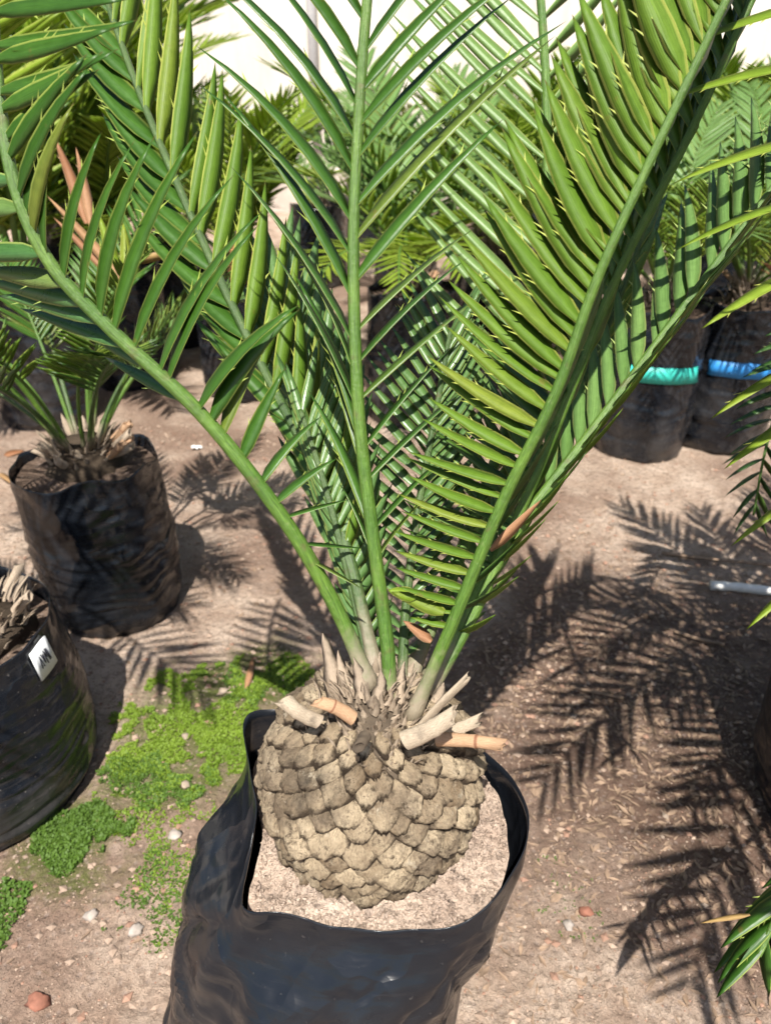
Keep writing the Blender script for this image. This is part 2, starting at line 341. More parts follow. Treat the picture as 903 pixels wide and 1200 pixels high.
# ------------------------------------------------------------------ leaflets
_lc = {}
def leaf_arrays(wr, bow, bowz, nseg, teeth, seed, flat=False):
    r = random.Random(seed); v = []; f = []; mi = []; uv = []
    def prof(x): return (.34 + .66 * sm(0, .26, x)) * max(0, 1 - x ** 2.2) ** .92
    cen = lambda x: (x, bow * (x * x - x), bowz * (x * x - x))
    xs = [(k / nseg) ** .95 for k in range(nseg)]
    for k, x in enumerate(xs):
        h = wr / 2 * prof(x); c = cen(x); t = .0045 * (1 - .6 * x) + .002
        e = .34 * h
        v += [(c[0], c[1] + h, c[2] + e), (c[0], c[1], c[2] + t), (c[0], c[1] - h, c[2] + e), (c[0], c[1], c[2] - t)]
        uv += [(x, 1.), (x, .5), (x, 0.), (x, .5)]
    n = len(xs); c = cen(1.); v.append(c); uv.append((1., .5)); tip = len(v) - 1
    for k in range(n):
        a = k * 4; b = a + 4
        q = [(a, a + 1), (a + 1, a + 2), (a + 2, a + 3), (a + 3, a)]
        for j, (i0, i1) in enumerate(q):
            f.append((i0, i1, i1 + 4, i0 + 4)[::-1] if k < n - 1 else (i0, i1, tip)[::-1]); mi.append(0 if j < 2 else 1)
    for s, x in teeth:
        h = wr / 2 * prof(x); h2 = wr / 2 * prof(x + .022); a = cen(x); b = cen(x + .022); o = len(v)
        tl = .030 + .022 * r.random()
        v += [(a[0], a[1] + s * h * .93, a[2] + .33 * h), (b[0], b[1] + s * h2 * .93, b[2] + .33 * h2), (b[0] + tl, b[1] + s * (h2 + tl * .6), b[2] + .33 * h2 + .004)]
        uv += [(x, .99)] * 3; f.append((o, o + 1, o + 2) if s < 0 else (o, o + 2, o + 1)); mi.append(0)
    return v, f, mi, uv
def leaf_mesh(wr, bow, bowz, nseg, nt_, variant, top, bot):
    key = (round(wr / .015), round(bow / .02), round(bowz / .02), nseg, nt_, variant, top, bot)
    if key not in _lc:
        r = random.Random(str(key[4:6]))
        te = [(1 if r.random() < .7 else -1, .28 + .5 * (k + r.random()) / max(1, nt_)) for k in range(nt_)]
        a = leaf_arrays(max(.03, key[0] * .015), key[1] * .02, key[2] * .02, nseg, te, variant)
        _lc[key] = mesh('leaflet', a[0], a[1], [M[top], M[bot]], True, a[2], a[3])
    return _lc[key]
def lerpkeys(K, t):
    if t <= K[0][0]: return list(K[0][1:])
    for a, b in zip(K, K[1:]):
        if t <= b[0]:
            u = (t - a[0]) / (b[0] - a[0]); return [p + (q - p) * u for p, q in zip(a[1:], b[1:])]
    return list(K[-1][1:])
def leaf_matrix(base, D, W, Z, L):
    return Matrix(((D.x * L, W.x * L, Z.x * L, base.x), (D.y * L, W.y * L, Z.y * L, base.y), (D.z * L, W.z * L, Z.z * L, base.z), (0, 0, 0, 1)))
def add_leaf(sink, base, D, Zc, L, wr, cv, tw, top, bot, parent, org, individual, r, teeth=3, nseg=6):
    """sink: MB for joined leaflets; otherwise one object per leaflet"""
    W0 = Zc.cross(D).normalized(); Zc = D.cross(W0).normalized(); c, s = math.cos(tw), math.sin(tw)
    W = W0 * c + Zc * s; Z = Zc * c - W0 * s
    bow, bz = cv * c, -cv * s
    Mx = leaf_matrix(base - org, D, W, Z, L)
    if individual:
        link('leaflet', leaf_mesh(wr, bow, bz, nseg, teeth, r.randrange(3), top, bot), parent, Mx)
    else:
        a = leaf_arrays(wr, bow, bz, 4, [], 0)
        sink.add([Mx @ Vector(p) for p in a[0]], a[1], 0, a[3], a[2])

def pix_frond(plant, ctrl, rad, sides, top, bot, seed, individual=True, sink=None, rm='ra', jit=1.0, skip=0.0):
    """a leaf whose stalk runs through ctrl (px, py, depth); sides: (n, t0, t1, keys, options)"""
    r = random.Random(seed)
    P = catmull([at(*c) for c in ctrl], 60); T = arc_t(P); org = plant.location.copy()
    P0 = P[0]
    rr = [rad[0] + (rad[1] - rad[0]) * t for t in T]; rr[0] *= 1.5; rr[1] *= 1.3; rr[2] *= 1.12
    m = MB(); v, f, uv = tube([p - P0 for p in P], rr, 10, .85); m.add(v, f, 0, uv)
    fr = link('frond', m.build('frond', [M[rm]]), plant, Matrix.Translation(P0 - org))
    pix = catmull([Vector((c[0], c[1], 0)) for c in ctrl], 200); PT = arc_t(pix); P3 = catmull([at(*c) for c in ctrl], 200)
    for (n, t0, t1, K, o) in sides:
        for k in range(n):
            t = t0 + (t1 - t0) * (k + .5 + .22 * jit * r.uniform(-1, 1)) / n
            if r.random() < skip: continue
            i = min(range(200), key=lambda q: abs(PT[q] - t))
            b = P3[i]; dep = (b - CAM).dot(FWD)
            dx, dy, dd, wpx, tw, cv = lerpkeys(K, t)
            g = 1 + .06 * jit * r.uniform(-1, 1)
            an = math.radians(3.5) * jit * r.uniform(-1, 1)
            ddx = (dx * math.cos(an) - dy * math.sin(an)) * g; ddy = (dx * math.sin(an) + dy * math.cos(an)) * g
            tip = at(pix[i].x + ddx, pix[i].y + ddy, dep + dd + .012 * jit * r.uniform(-1, 1))
            D = tip - b; L = D.length; D.normalize(); Zc = (CAM - b).normalized()
            wr = max(.05, wpx / FPX * dep / L)
            add_leaf(sink, b, D, Zc, L, wr, cv + .03 * jit * r.uniform(-1, 1), math.radians(tw + 9 * jit * r.uniform(-1, 1)), o.get('top', top), o.get('bot', bot), fr, org if sink else P0, individual, r, o.get('teeth', 3))
    return fr

# local frond used for the other plants: grows along +X from the origin, adaxial face up
def local_frond(L, el0, el1, n, lmax, wr, keel, tw, seed, top, bot, individual, r0=.006, t0=.16):
    r = random.Random(seed); P = [Vector((0, 0, 0))]; K = 24; tt = 0
    yaw = r.uniform(-.25, .25)
    for k in range(K):
        u = k / (K - 1); e = el0 + (el1 - el0) * u ** 1.3; a = yaw * u
        P.append(P[-1] + Vector((math.cos(e) * math.cos(a), math.cos(e) * math.sin(a), math.sin(e))) * (L / K))
    T = arc_t(P); m = MB(); v, f, uv = tube(P, [r0 * (1.35 - 1.05 * t) for t in T], 6); m.add(v, f, 0, uv)
    rm = m.build('frond', [M['ra' if top != 'dk' else 'rb']])
    out = []; sink = MB()
    for s in (-1, 1):
        for k in range(n):
            t = t0 + (.99 - t0) * (k + .5 + .2 * r.uniform(-1, 1)) / n
            x = t * (len(P) - 1); i = min(int(x), len(P) - 2); b = P[i].lerp(P[i + 1], x - i); Tn = (P[i + 1] - P[i]).normalized()
            Bv = Tn.cross(Vector((0, 0, 1))); Bv = Bv.normalized() if Bv.length > .1 else Vector((0, -1, 0)); Nn = Bv.cross(Tn)
            al = math.radians(68 - 38 * t + r.uniform(-5, 5)); ke = keel + r.uniform(-.12, .12)
            D = Tn * math.cos(al) + (Bv * (s * math.cos(ke)) + Nn * math.sin(ke)) * math.sin(al)
            ln = lmax * (.35 + .65 * sm(0, .35, t)) * (1 - .55 * sm(.6, 1.05, t)) * r.uniform(.92, 1.08)
            W = (Tn - D * Tn.dot(D)).normalized(); Z = D.cross(W)
            if Z.dot(Nn) < 0: Z = -Z
            out.append((b, D, Z, ln, wr * r.uniform(.85, 1.1), .10 * r.uniform(-1, 1) - .06 * s, tw * s + r.uniform(-.15, .15)))
    if not individual:
        for b, D, Z, ln, w_, cv, tw_ in out: add_leaf(sink, b, D, Z, ln, w_, cv, tw_, top, bot, None, Vector(), False, r)
        return rm, sink.build('leaflets', [M[top], M[bot]]), None
    return rm, None, out
def unseen_shade_frond(plant, pts, n, lmax, wr, seed, top, bot, t0=.25, r0=.007):
    o = plant.location; P = [p - o for p in catmull([Vector(p) for p in pts], 30)]; r = random.Random(seed); b0 = P[0].copy(); P = [p - b0 for p in P]
    T = arc_t(P); m = MB(); v, f, uv = tube(P, [r0 * (1.2 - .9 * t) for t in T], 6); m.add(v, f, 0, uv)
    fr = link('frond', m.build('frond', [M['ra']]), plant, Matrix.Translation(b0)); sink = MB()  # frond added out of view to cast shade
    for s in (-1, 1):
        for k in range(n):
            t = t0 + (.99 - t0) * (k + .5 + .2 * r.uniform(-1, 1)) / n; x = t * (len(P) - 1); i = min(int(x), len(P) - 2); b = P[i].lerp(P[i + 1], x - i); Tn = (P[i + 1] - P[i]).normalized()
            Bv = Tn.cross(Vector((0, 0, 1))).normalized(); Nn = Bv.cross(Tn); al = math.radians(70 - 35 * t + r.uniform(-5, 5)); ke = .25 + r.uniform(-.12, .12)
            D = Tn * math.cos(al) + (Bv * (s * math.cos(ke)) + Nn * math.sin(ke)) * math.sin(al); W = (Tn - D * Tn.dot(D)).normalized(); Z = D.cross(W)
            if Z.dot(Nn) < 0: Z = -Z
            add_leaf(sink, b, D, Z, lmax * (.4 + .6 * sm(.1, .45, t)) * (1 - .5 * sm(.65, 1.05, t)) * r.uniform(.92, 1.08), wr * r.uniform(.85, 1.1), -.06 * s, .3 * s, top, bot, None, Vector(), False, r)
    tag(link('leaflets', sink.build('leaflets', [M[top], M[bot]]), fr), kind='stuff')
def put_frond(plant, proto, Mx, top='ad', bot='ab', seed=0):
    fr = link('frond', proto[0], plant, Mx)
    if proto[1]: tag(link('leaflets', proto[1], fr), kind='stuff')
    else:
        r = random.Random(seed)
        for b, D, Z, ln, w_, cv, tw_ in proto[2]: add_leaf(None, b, D.copy(), Z.copy(), ln, w_, cv, tw_, top, bot, fr, Vector(), True, r, 2, 5)
    return fr
# ------------------------------------------------------------------ bags
def soil_disc(bagobj, ringfn, z, mat, seed, mound=.012, rings=14, na=56, tilt=(0, 0), rough=1.0):
    v = [Vector((*ringfn(0, 0), z + mound))]; f = []
    for i in range(1, rings + 1):
        q = i / rings
        for k in range(na):
            a = 2 * math.pi * k / na; x, y = ringfn(a, q)
            zz = z + mound * (1 - q * q) + tilt[0] * x + tilt[1] * y + rough * (.006 * nz(x + seed, y, 1, 22) + .004 * nz(x, y + seed, 4, 60))
            v.append(Vector((x, y, zz)))
    for k in range(na): f.append((0, 1 + k, 1 + (k + 1) % na))
    for i in range(rings - 1):
        for k in range(na):
            a = 1 + i * na + k; b = 1 + i * na + (k + 1) % na; f.append((a, a + na, b + na, b))
    return link('soil', mesh('soil', v, f, [mat]), bagobj)
def shell(outer, nr, na, inner_rows):
    """outer: rows of Vectors bottom to rim; adds an inner wall from the rim down"""
    v = [p for row in outer for p in row]; f = []
    rim = outer[-1]; c = sum(rim, Vector()) / na
    rows = nr
    for j in range(inner_rows):
        for k in range(na):
            p = outer[max(0, nr - 1 - 2 * j)][k]; d = (c - p); d.z = 0; d.normalize()
            v.append(p + d * .0009 + Vector((0, 0, .0004 if j == 0 else 0)))
        rows += 1
    for i in range(rows - 1):
        for k in range(na):
            a = i * na + k; b = i * na + (k + 1) % na; f.append((a, b, b + na, a + na))
    f.append(tuple(range(na - 1, -1, -1)))
    return v, f
def grow_bag(loc, r, h, seed, label, mat='bag', soil='soil', level=.88, lean=(0, 0), tape=None, wrinkle=1.0, group='black grow bags on the nursery floor', na=80, nr=72, rimvar=.014, flare=0):
    o = empty('grow_bag', loc, label, 'grow bag', group)
    s = seed * 7.3; rc_ = random.Random(seed)
    CR = [(rc_.uniform(0, 6.283), rc_.uniform(.1, .95), rc_.uniform(-1.2, 1.2), rc_.uniform(.15, .7), rc_.uniform(-.035, .035), rc_.uniform(.02, .05)) for _ in range(26)]
    def crease(a, u):
        t = 0
        for (a0, u0, sl, ln, am, wd) in CR:
            da = (a - a0 + math.pi) % (2 * math.pi) - math.pi
            if abs(da) < ln: t += am * math.exp(-abs(u - u0 - sl * da * .3) / wd) * (1 - (da / ln) ** 2)
        return t
    def rad(a, u):
        ca, sa = math.cos(a), math.sin(a)
        q = 1 + .05 * math.sin(math.pi * min(1, u * 1.1)) - .06 * sm(.12, 0, u) + .05 * nz(ca * .9 + s, sa * .9, u * 1.1)
        q += .028 * wrinkle * nz(ca * 2.5 + s, sa * 2.5, u * 5) * sm(.0, .2, u)
        q += .034 * wrinkle * nz(ca * 1.1 + s, sa * 1.1, u * 30 + 2 * nz(ca * 2, sa * 2 + s, u * 3)) * sm(1.1, .4, u) + wrinkle * crease(a, u)
        q += .014 * wrinkle * nz(ca * 5 + s, sa * 5, u * 3 + 4) * sm(.5, 1, u)
        return r * (q + flare * u)
    def pt(a, u):
        zz = h * u + sm(.8, 1, u) * rimvar * 1.6 * nz(math.cos(a) * 1.6 + s, math.sin(a) * 1.6, 9)
        q = rad(a, u); return Vector((lean[0] * u + math.cos(a) * q, lean[1] * u + math.sin(a) * q, zz))
    rows = [[pt(2 * math.pi * k / na, (i / (nr - 1)) ** .92) for k in range(na)] for i in range(nr)]
    v, f = shell(rows, nr, na, 5)
    link('bag_wall', mesh('bag_wall', v, f, [M[mat]]), o)
    def rf(a, q): p = pt(a, level); c = Vector((lean[0] * level, lean[1] * level, 0)); p = c + (p - c) * (q * .985); return p.x, p.y
    soil_disc(o, rf, h * level, M[soil], seed)
    if tape:
        nm, a0, a1, u0, u1 = tape; tv = []; tf = []; n = 26
        for k in range(n):
            a = a0 + (a1 - a0) * k / (n - 1); sag = .010 * math.sin(k * .13 + .6)
            for u in (u0 + sag, u1 + sag):
                p = pt(a, u); d = Vector((math.cos(a), math.sin(a), 0)); tv.append(p + d * .004)
            for u in (u1 + sag, u0 + sag):
                p = pt(a, u); d = Vector((math.cos(a), math.sin(a), 0)); tv.append(p + d * .0015)
        for k in range(n - 1):
            for j in range(4): tf.append((k * 4 + j, k * 4 + (j + 1) % 4, k * 4 + 4 + (j + 1) % 4, k * 4 + 4 + j))
        tf += [(3, 2, 1, 0), tuple((n - 1) * 4 + j for j in range(4))]
        link('tape', mesh('tape', tv, tf, [M[nm]]), o)
    o['_'] = 0; del o['_']
    return o, pt

# ------------------------------------------------------------------ the big bag
BAGC = Vector((-.075, .475, 0))
rimpts = [(555, 870, .405), (500, 850, .405), (420, 842, .41), (340, 832, .42), (287, 838, .425), (291, 895, .415), (300, 950, .405), (289, 1010, .388), (284, 1066, .392), (330, 1070, .392), (400, 1088, .386),
          (470, 1091, .385), (540, 1083, .386), (585, 1047, .392), (618, 985, .402), (616, 940, .404), (592, 902, .405)]
RP = [at_z(*p) for p in rimpts]; RC = sum(RP, Vector()) / len(RP)
NA, NR = 200, 90
RPc = catmull(RP + [RP[0]], 600); ang = [math.atan2(p.y - RC.y, p.x - RC.x) for p in RPc]
def rim_at(a):
    i = min(range(600), key=lambda q: abs((ang[q] - a + math.pi) % (2 * math.pi) - math.pi)); return RPc[i]
rimr = [rim_at(2 * math.pi * k / NA - math.pi) for k in range(NA)]
for _ in range(2): rimr = [(rimr[k - 1] + rimr[k] * 2 + rimr[(k + 1) % NA]) / 4 for k in range(NA)]
rcb = random.Random(12)
CRB = [(rcb.uniform(-3.14, 3.14), rcb.uniform(.15, .9), rcb.uniform(-2.5, 2.5), rcb.uniform(.12, .6), rcb.uniform(-.009, .009), rcb.uniform(.012, .04)) for _ in range(90)]
CRB += [(-2.75, .78, 1.6, .5, -.014, .05), (-2.6, .66, -1.2, .5, .010, .04), (-2.9, .86, .2, .45, .010, .03), (-1.95, .93, .5, .3, -.006, .02), (-2.35, .5, 2.2, .4, .009, .04), (-2.2, .35, 2.0, .4, -.008, .04), (-2.05, .62, 1.8, .45, .008, .03)]
def creaseb(a, u):
    t = 0
    for (a0, u0, sl, ln, am, wd) in CRB:
        da = (a - a0 + math.pi) % (2 * math.pi) - math.pi
        if abs(da) < ln: t += am * math.exp(-abs(u - u0 - sl * da * .3) / wd) * (1 - (da / ln) ** 2)
    return t
rows = []
for i in range(NR):
    u = i / (NR - 1); row = []
    zc = .40 * u
    cx = lerpkeys([(0, -.090, .47, .143), (.3, -.078, .473, .150), (.6, -.067, .478, .149), (.82, -.046, .482, .154), (1, -.012, .487, .14)], u)
    for k in range(NA):
        a = 2 * math.pi * k / NA - math.pi; ca, sa = math.cos(a), math.sin(a)
        q = cx[2] * (1 - .10 * sm(.08, 0, u))
        # big folds of loose plastic, finer wrinkles
        left = sm(-.2, -.9, ca)
        q += .010 * nz(ca * 1.1, sa * 1.1, u * 2.2 + 3) + .0065 * nz(ca * 3.2 + u * 2, sa * 3.2, u * 4 + 9) + .0035 * nz(ca * 6 + 2 + u * 5, sa * 6, u * 7)
        q += .0022 * nz(ca * 2 - u * 9, sa * 2 + u * 9, u * 38)
        fold = abs(nz(ca * 2.1 + 5 + u * 1.5, sa * 2.1, u * 3.1)); q += .010 * (.25 - fold) * sm(.25, .6, u)
        q += creaseb(a, u)
        p = Vector((cx[0] + ca * q, cx[1] + sa * q, zc))
        b = sm(.72, 1.0, u) ** 1.25
        rp = rimr[k]
        tgt = Vector((rp.x, rp.y, zc + (rp.z - .40) * sm(.6, 1, u)))
        p = p.lerp(tgt, b)
        p += Vector((ca, sa, 0)) * (.004 * nz(ca * 4 + 7, sa * 4, u * 9) * (1 - .6 * b)); row.append(p - BAGC)
    rows.append(row)
big = empty('grow_bag', BAGC, 'large glossy black grow bag in front holding the big-trunked cycad', 'grow bag', 'black grow bags on the nursery floor')
v, f = shell(rows, NR, NA, 8); link('bag_wall', mesh('bag_wall', v, f, [M['bag']]), big)
def bigring(a, q):
    k = int(round((a + math.pi) / (2 * math.pi) * NA)) % NA; p = min((rows[q][k] for q in range(NR - 14, NR - 1)), key=lambda w_: (w_.x - RC.x + BAGC.x) ** 2 + (w_.y - RC.y + BAGC.y) ** 2); c = Vector((RC.x - BAGC.x, RC.y - BAGC.y, 0)); p = c + (Vector((p.x, p.y, 0)) - c) * (q * .97); return p.x, p.y
soil_disc(big, bigring, .368, M['soil'], 3, .004, 40, 144, (.06, -.02), 1.5)
# crumbs of sand on the soil
cr = MB(); rc = random.Random(5)
ico = [(0, 0, 1), (.94, 0, .1), (-.3, .9, .0), (-.5, -.8, .1), (.2, .1, -.9)]
icf = [(0, 1, 2), (0, 2, 3), (0, 3, 1), (4, 2, 1), (4, 3, 2), (4, 1, 3)]
for k in range(5200):
    a = rc.uniform(0, 6.283); q = math.sqrt(rc.uniform(.2, .97)); x, y = bigring(a - math.pi, q); s = .0008 + .0032 * rc.random() ** 2.5
    z = .368 + .004 * (1 - q * q) + .06 * x - .02 * y + 1.5 * (.006 * nz(x + 3, y, 1, 22) + .004 * nz(x, y + 3, 4, 60))
    rot = Matrix.Rotation(rc.uniform(0, 6), 3, Vector((rc.random(), rc.random(), rc.random() + .1)).normalized())
    cr.add([rot @ (Vector(p) * s) + Vector((x, y, z + s * .3)) for p in ico], icf)
tag(link('sand_grains', cr.build('sand_grains', [M['soil']], False), big), kind='stuff')

# ------------------------------------------------------------------ the main cycad
AX = Vector((-.015, .497, .362))
cy = empty('cycad', AX, 'big cycad with bulging scaly trunk and long spiny fronds in the front bag', 'cycad', 'potted cycads')
prof = [(-.02, .068), (0, .077), (.02, .087), (.05, .0965), (.08, .0975), (.11, .090), (.133, .076), (.150, .058), (.163, .038), (.170, .012)]
def crad(z): return lerpkeys(prof, z)[0]
v = []; f = []; NZ, NAc = 60, 96
for i in range(NZ):
    z = -.02 + .192 * i / (NZ - 1)
    for k in range(NAc):
        a = 2 * math.pi * k / NAc; q = crad(z) - .0045 + .004 * nz(math.cos(a) * 3, math.sin(a) * 3, z * 30)
        v.append((math.cos(a) * q + .10 * z * .2, math.sin(a) * q, z))
for i in range(NZ - 1):
    for k in range(NAc): f.append((i * NAc + k, i * NAc + (k + 1) % NAc, (i + 1) * NAc + (k + 1) % NAc, (i + 1) * NAc + k))
caud = link('caudex', mesh('caudex', v, f, [M['crev']]), cy)
def scale_mesh(seed):
    r = random.Random(seed); nx_, ny_ = 11, 9; v = []; f = []
    sk = r.uniform(-.12, .12); hump = r.uniform(.7, 1.25); pk = r.uniform(-.3, .3); py = r.uniform(-.22, -.02); tear = r.uniform(0, .5)
    for j in range(ny_):
        y = -.5 + j / (ny_ - 1); wd = .5 * (1 - (abs(y) / .5) ** 1.25 * .80)
        for i in range(nx_):
            x = -1 + 2 * i / (nx_ - 1)
            dome = 1 - max(abs(x - pk * .3) ** 1.5 * .75, (abs(y - py) / (.5 + (py if y < py else -py))) ** 1.5 * (.55 if y < py else .95))
            zz = .24 * hump * dome - .02 + .05 * nz(x * 1.8 + seed, y * 4, seed) + .075 * nz(x * 4 + seed, y * 5, seed + 3) + .05 * nz(x * 11, y * 10, seed + 7)
            if i in (0, nx_ - 1) or j in (0, ny_ - 1): zz = -.12
            elif j == 1: zz += .05 + .10 * tear * nz(x * 6, 3, seed)
            v.append((x * wd + sk * y + .05 * nz(x * 3, y * 4, seed), y + .09 * nz(x * 2.5 + 5, y * 2, seed) + .04 * nz(x * 9, y * 3, seed + 2), zz))
    for j in range(ny_ - 1):
        for i in range(nx_ - 1): a = j * nx_ + i; f.append((a, a + 1, a + nx_ + 1, a + nx_))
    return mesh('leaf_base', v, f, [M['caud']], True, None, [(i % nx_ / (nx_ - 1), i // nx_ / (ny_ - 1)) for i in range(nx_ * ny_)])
SC = [scale_mesh(q) for q in range(14)]
rs = random.Random(4); GA = math.pi * (3 - math.sqrt(5)); NS = 215
zs = [i * .001 for i in range(-6, 168)]; al_ = [0]
for a, b in zip(zs, zs[1:]): al_.append(al_[-1] + math.hypot(b - a, crad(b) - crad(a)))
RS, MC = .0128, 19; nrow = int(al_[-1] / RS); drift = 0
for j in range(nrow):
    drift += rs.uniform(.0, .05)
    for k in range(MC):
        sarc = RS * (j + .5) + rs.uniform(-.0022, .0022) + .004 * nz(k * .7, j * .3, 4); i = min(range(len(al_)), key=lambda q: abs(al_[q] - sarc)); z = zs[i]
        a = 2 * math.pi * (k + .5 * (j % 2) + rs.uniform(-.10, .10)) / MC + drift; q = crad(z); dr = (crad(z + .004) - crad(z - .004)) / .008
        tanv = Vector((math.cos(a) * dr, math.sin(a) * dr, 1)).normalized(); xd = Vector((-math.sin(a), math.cos(a), 0)); nn = xd.cross(tanv).normalized()
        xd2 = (xd + tanv * .2 * rs.uniform(-1, 1)).normalized(); tanv = nn.cross(xd2); ti = rs.uniform(.12, .34); tanv = (tanv * math.cos(ti) - nn * math.sin(ti)).normalized(); nn = xd2.cross(tanv)
        wd = 2 * math.pi * q / MC * rs.uniform(.92, 1.35); ht = RS * rs.uniform(1.75, 2.5); th = rs.uniform(.018, .034) * (1.25 if z < .03 else 1)
        if q < .045 or z < .006: continue
        P = Vector((math.cos(a) * q + .02 * z, math.sin(a) * q, z)) + nn * rs.uniform(-.0015, .002)
        Mx = Matrix(((xd2.x * wd, tanv.x * ht, nn.x * th, P.x), (xd2.y * wd, tanv.y * ht, nn.y * th, P.y), (xd2.z * wd, tanv.z * ht, nn.z * th, P.z), (0, 0, 0, 1)))
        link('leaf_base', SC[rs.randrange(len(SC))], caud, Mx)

def stub(parent, a, b, r0, r1, mat, org, hollow=True, flat=.75, jag=0.0, seed=0, name='petiole_stub'):
    r = random.Random(seed); D = (b - a); L = D.length; D.normalize(); A = D.orthogonal().normalized(); B = D.cross(A); v = []; uv = []; f = []; s = 12
    prof_ = [(0, 1.0, 0), (.25, 1.03, .25), (.5, .96, .5), (.62, 1.06, .62), (.66, .95, .66), (1, 1, 1)]
    if hollow: prof_ += [(1.0, .72, 1), (.86, .6, 1), (.84, .05, 1)]
    else: prof_ += [(1.0, .6, 1), (.99, .05, 1)]
    bend = A * (L * .07 * r.uniform(-1, 1))
    for (t, q, u) in prof_:
        rr = (r0 + (r1 - r0) * t) * q
        for k in range(s):
            an = 2 * math.pi * k / s; j = jag * L * r.uniform(-.5, .5) if t == 1 and q == 1 else 0
            v.append(a - org + D * (L * t + j + (math.cos(an) * rr * .6 if t > .8 else 0)) + bend * math.sin(t * 3.1) + A * (rr * math.cos(an)) + B * (rr * flat * math.sin(an))); uv.append((u, k / s))
    for i in range(len(prof_) - 1):
        for k in range(s): f.append((i * s + k, i * s + (k + 1) % s, (i + 1) * s + (k + 1) % s, (i + 1) * s + k))
    return link(name, mesh(name, v, f, [M[mat]], True, None, uv), parent)
def bract(parent, base, tip, wd, mat, org, seed, nrm=None, name='bract'):
    D = tip - base; L = D.length; D.normalize(); n = nrm or (CAM - base).normalized(); W = n.cross(D).normalized(); Z = D.cross(W)
    r = random.Random(seed); v = []; uv = []; f = []; n_ = 7; bo = r.uniform(-.15, .15)
    for k in range(n_):
        x = k / (n_ - 1); h = wd / 2 * (1 - x ** 1.6) * (1 + .25 * r.uniform(-1, 1)) + .0004
        c = base - org + D * (L * x) + W * (L * bo * (x * x - x) * 2) + Z * (L * .25 * (x * x - x) * r.uniform(.5, 1.2))
        v += [c + W * h - Z * .35 * h, c + Z * .0018 * (1 - x), c - W * h - Z * .35 * h, c - Z * .002 * (1 - x)]; uv += [(x, 0), (x, .4), (x, .8), (x, .4)]
    for k in range(n_ - 1):
        for j in range(4): f.append((k * 4 + j, k * 4 + (j + 1) % 4, k * 4 + 4 + (j + 1) % 4, k * 4 + 4 + j))
    return (v, f, uv) if name is None else link(name, mesh(name, v, f, [M[mat]], True, None, uv), parent)

stub(cy, at(414, 842, .628), at(372, 822, .615), .0060, .0054, 'st_o', AX, True, .8, .10, 1)
stub(cy, at(374, 846, .618), at(333, 820, .605), .0060, .0060, 'st_g', AX, True, .7, .14, 2)
stub(cy, at(474, 868, .605), at(531, 838, .590), .0080, .0066, 'st_g', AX, True, .7, .12, 3)
stub(cy, at(494, 850, .645), at(547, 795, .635), .0068, .0060, 'st_g', AX, False, .40, .45, 4)
stub(cy, at(512, 866, .640), at(588, 873, .615), .0060, .0050, 'st_o', AX, True, .8, .10, 5)
stub(cy, at(512, 870, .655), at(560, 845, .650), .0062, .0048, 'st_g', AX, False, .4, .4, 6)
stub(cy, at(428, 862, .603), at(420, 876, .592), .0056, .0050, 'crev', AX, True, .9, .1, 7)
rb = random.Random(8)
for (bx, by, tx, ty, wd, d) in [(398, 815, 378, 742, .022, .665), (412, 812, 396, 762, .016, .66), (425, 818, 414, 770, .016, .65), (470, 825, 474, 775, .014, .66), (440, 826, 446, 785, .014, .648),
                                (505, 830, 520, 800, .014, .67), (520, 846, 536, 826, .012, .655)]:
    bract(cy, at(bx, by, d), at(tx, ty, d + rb.uniform(-.008, .008)), wd, 'cata', AX, int(bx + by))
fib = MB()
for k in range(620):                   # woolly fibres and small bract remains round the growing point
    a = rb.uniform(0, 6.283); q = .062 * math.sqrt(rb.uniform(.05, 1)); z = .172 - .9 * max(0, q - .022) + rb.uniform(-.004, .004)
    b = AX + Vector((.004 + math.cos(a) * q, math.sin(a) * q, z)); l = rb.uniform(.007, .022)
    tpt = b + Vector((math.cos(a) * rb.uniform(-.1, .7), math.sin(a) * rb.uniform(-.1, .7), 1)).normalized() * l
    v, f, uv = bract(None, b, tpt, rb.uniform(.002, .009), 'cata', AX, k, Vector((math.cos(a), math.sin(a), .3)).normalized(), None); fib.add(v, f, 0, uv)
tag(link('crown_fibres', fib.build('crown_fibres', [M['cata']]), cy), kind='stuff')

# fronds of the main plant: keys are (t, dx, dy, depth step, width, twist, bow)
F1 = [(457, 838, .664), (454, 760, .662), (437, 630, .655), (420, 480, .645), (414, 300, .635), (420, 140, .625), (432, -20, .615), (450, -180, .605), (470, -330, .60)]
pix_frond(cy, F1, (.0070, .0036), [
    (22, .13, .97, [(.12, -35, -70, .02, 13, 55, .1), (.18, -60, -170, .03, 18, 45, .12), (.24, -88, -205, .03, 20, 45, .12), (.33, -110, -190, .0, 18, 60, .16), (.42, -185, -245, -.02, 21, 56, .18), (.50, -185, -232, -.03, 22, 54, .20), (.56, -195, -215, -.03, 22, 55, .2), (.63, -155, -205, -.03, 21, 55, .2), (1, -90, -160, -.03, 18, 55, .2)], {}),
    (21, .13, .97, [(.12, 40, -50, .02, 11, -55, -.05), (.2, 95, -105, .03, 15, -58, -.08), (.30, 125, -130, .02, 16, -58, -.08), (.40, 150, -125, .0, 19, -58, -.08), (.455, 215, -260, -.01, 25, -48, -.10), (.54, 225, -205, -.02, 23, -55, -.12), (.63, 150, -165, -.02, 20, -55, -.12), (1, 90, -150, -.02, 16, -55, -.1)], {})],
    'ad', 'ab', 21, jit=1.3)
F2 = [(434, 806, .66), (395, 715, .648), (335, 612, .625), (240, 490, .60), (132, 388, .58), (60, 310, .565), (20, 225, .555), (0, 120, .55), (-8, 0, .55), (0, -120, .55)]
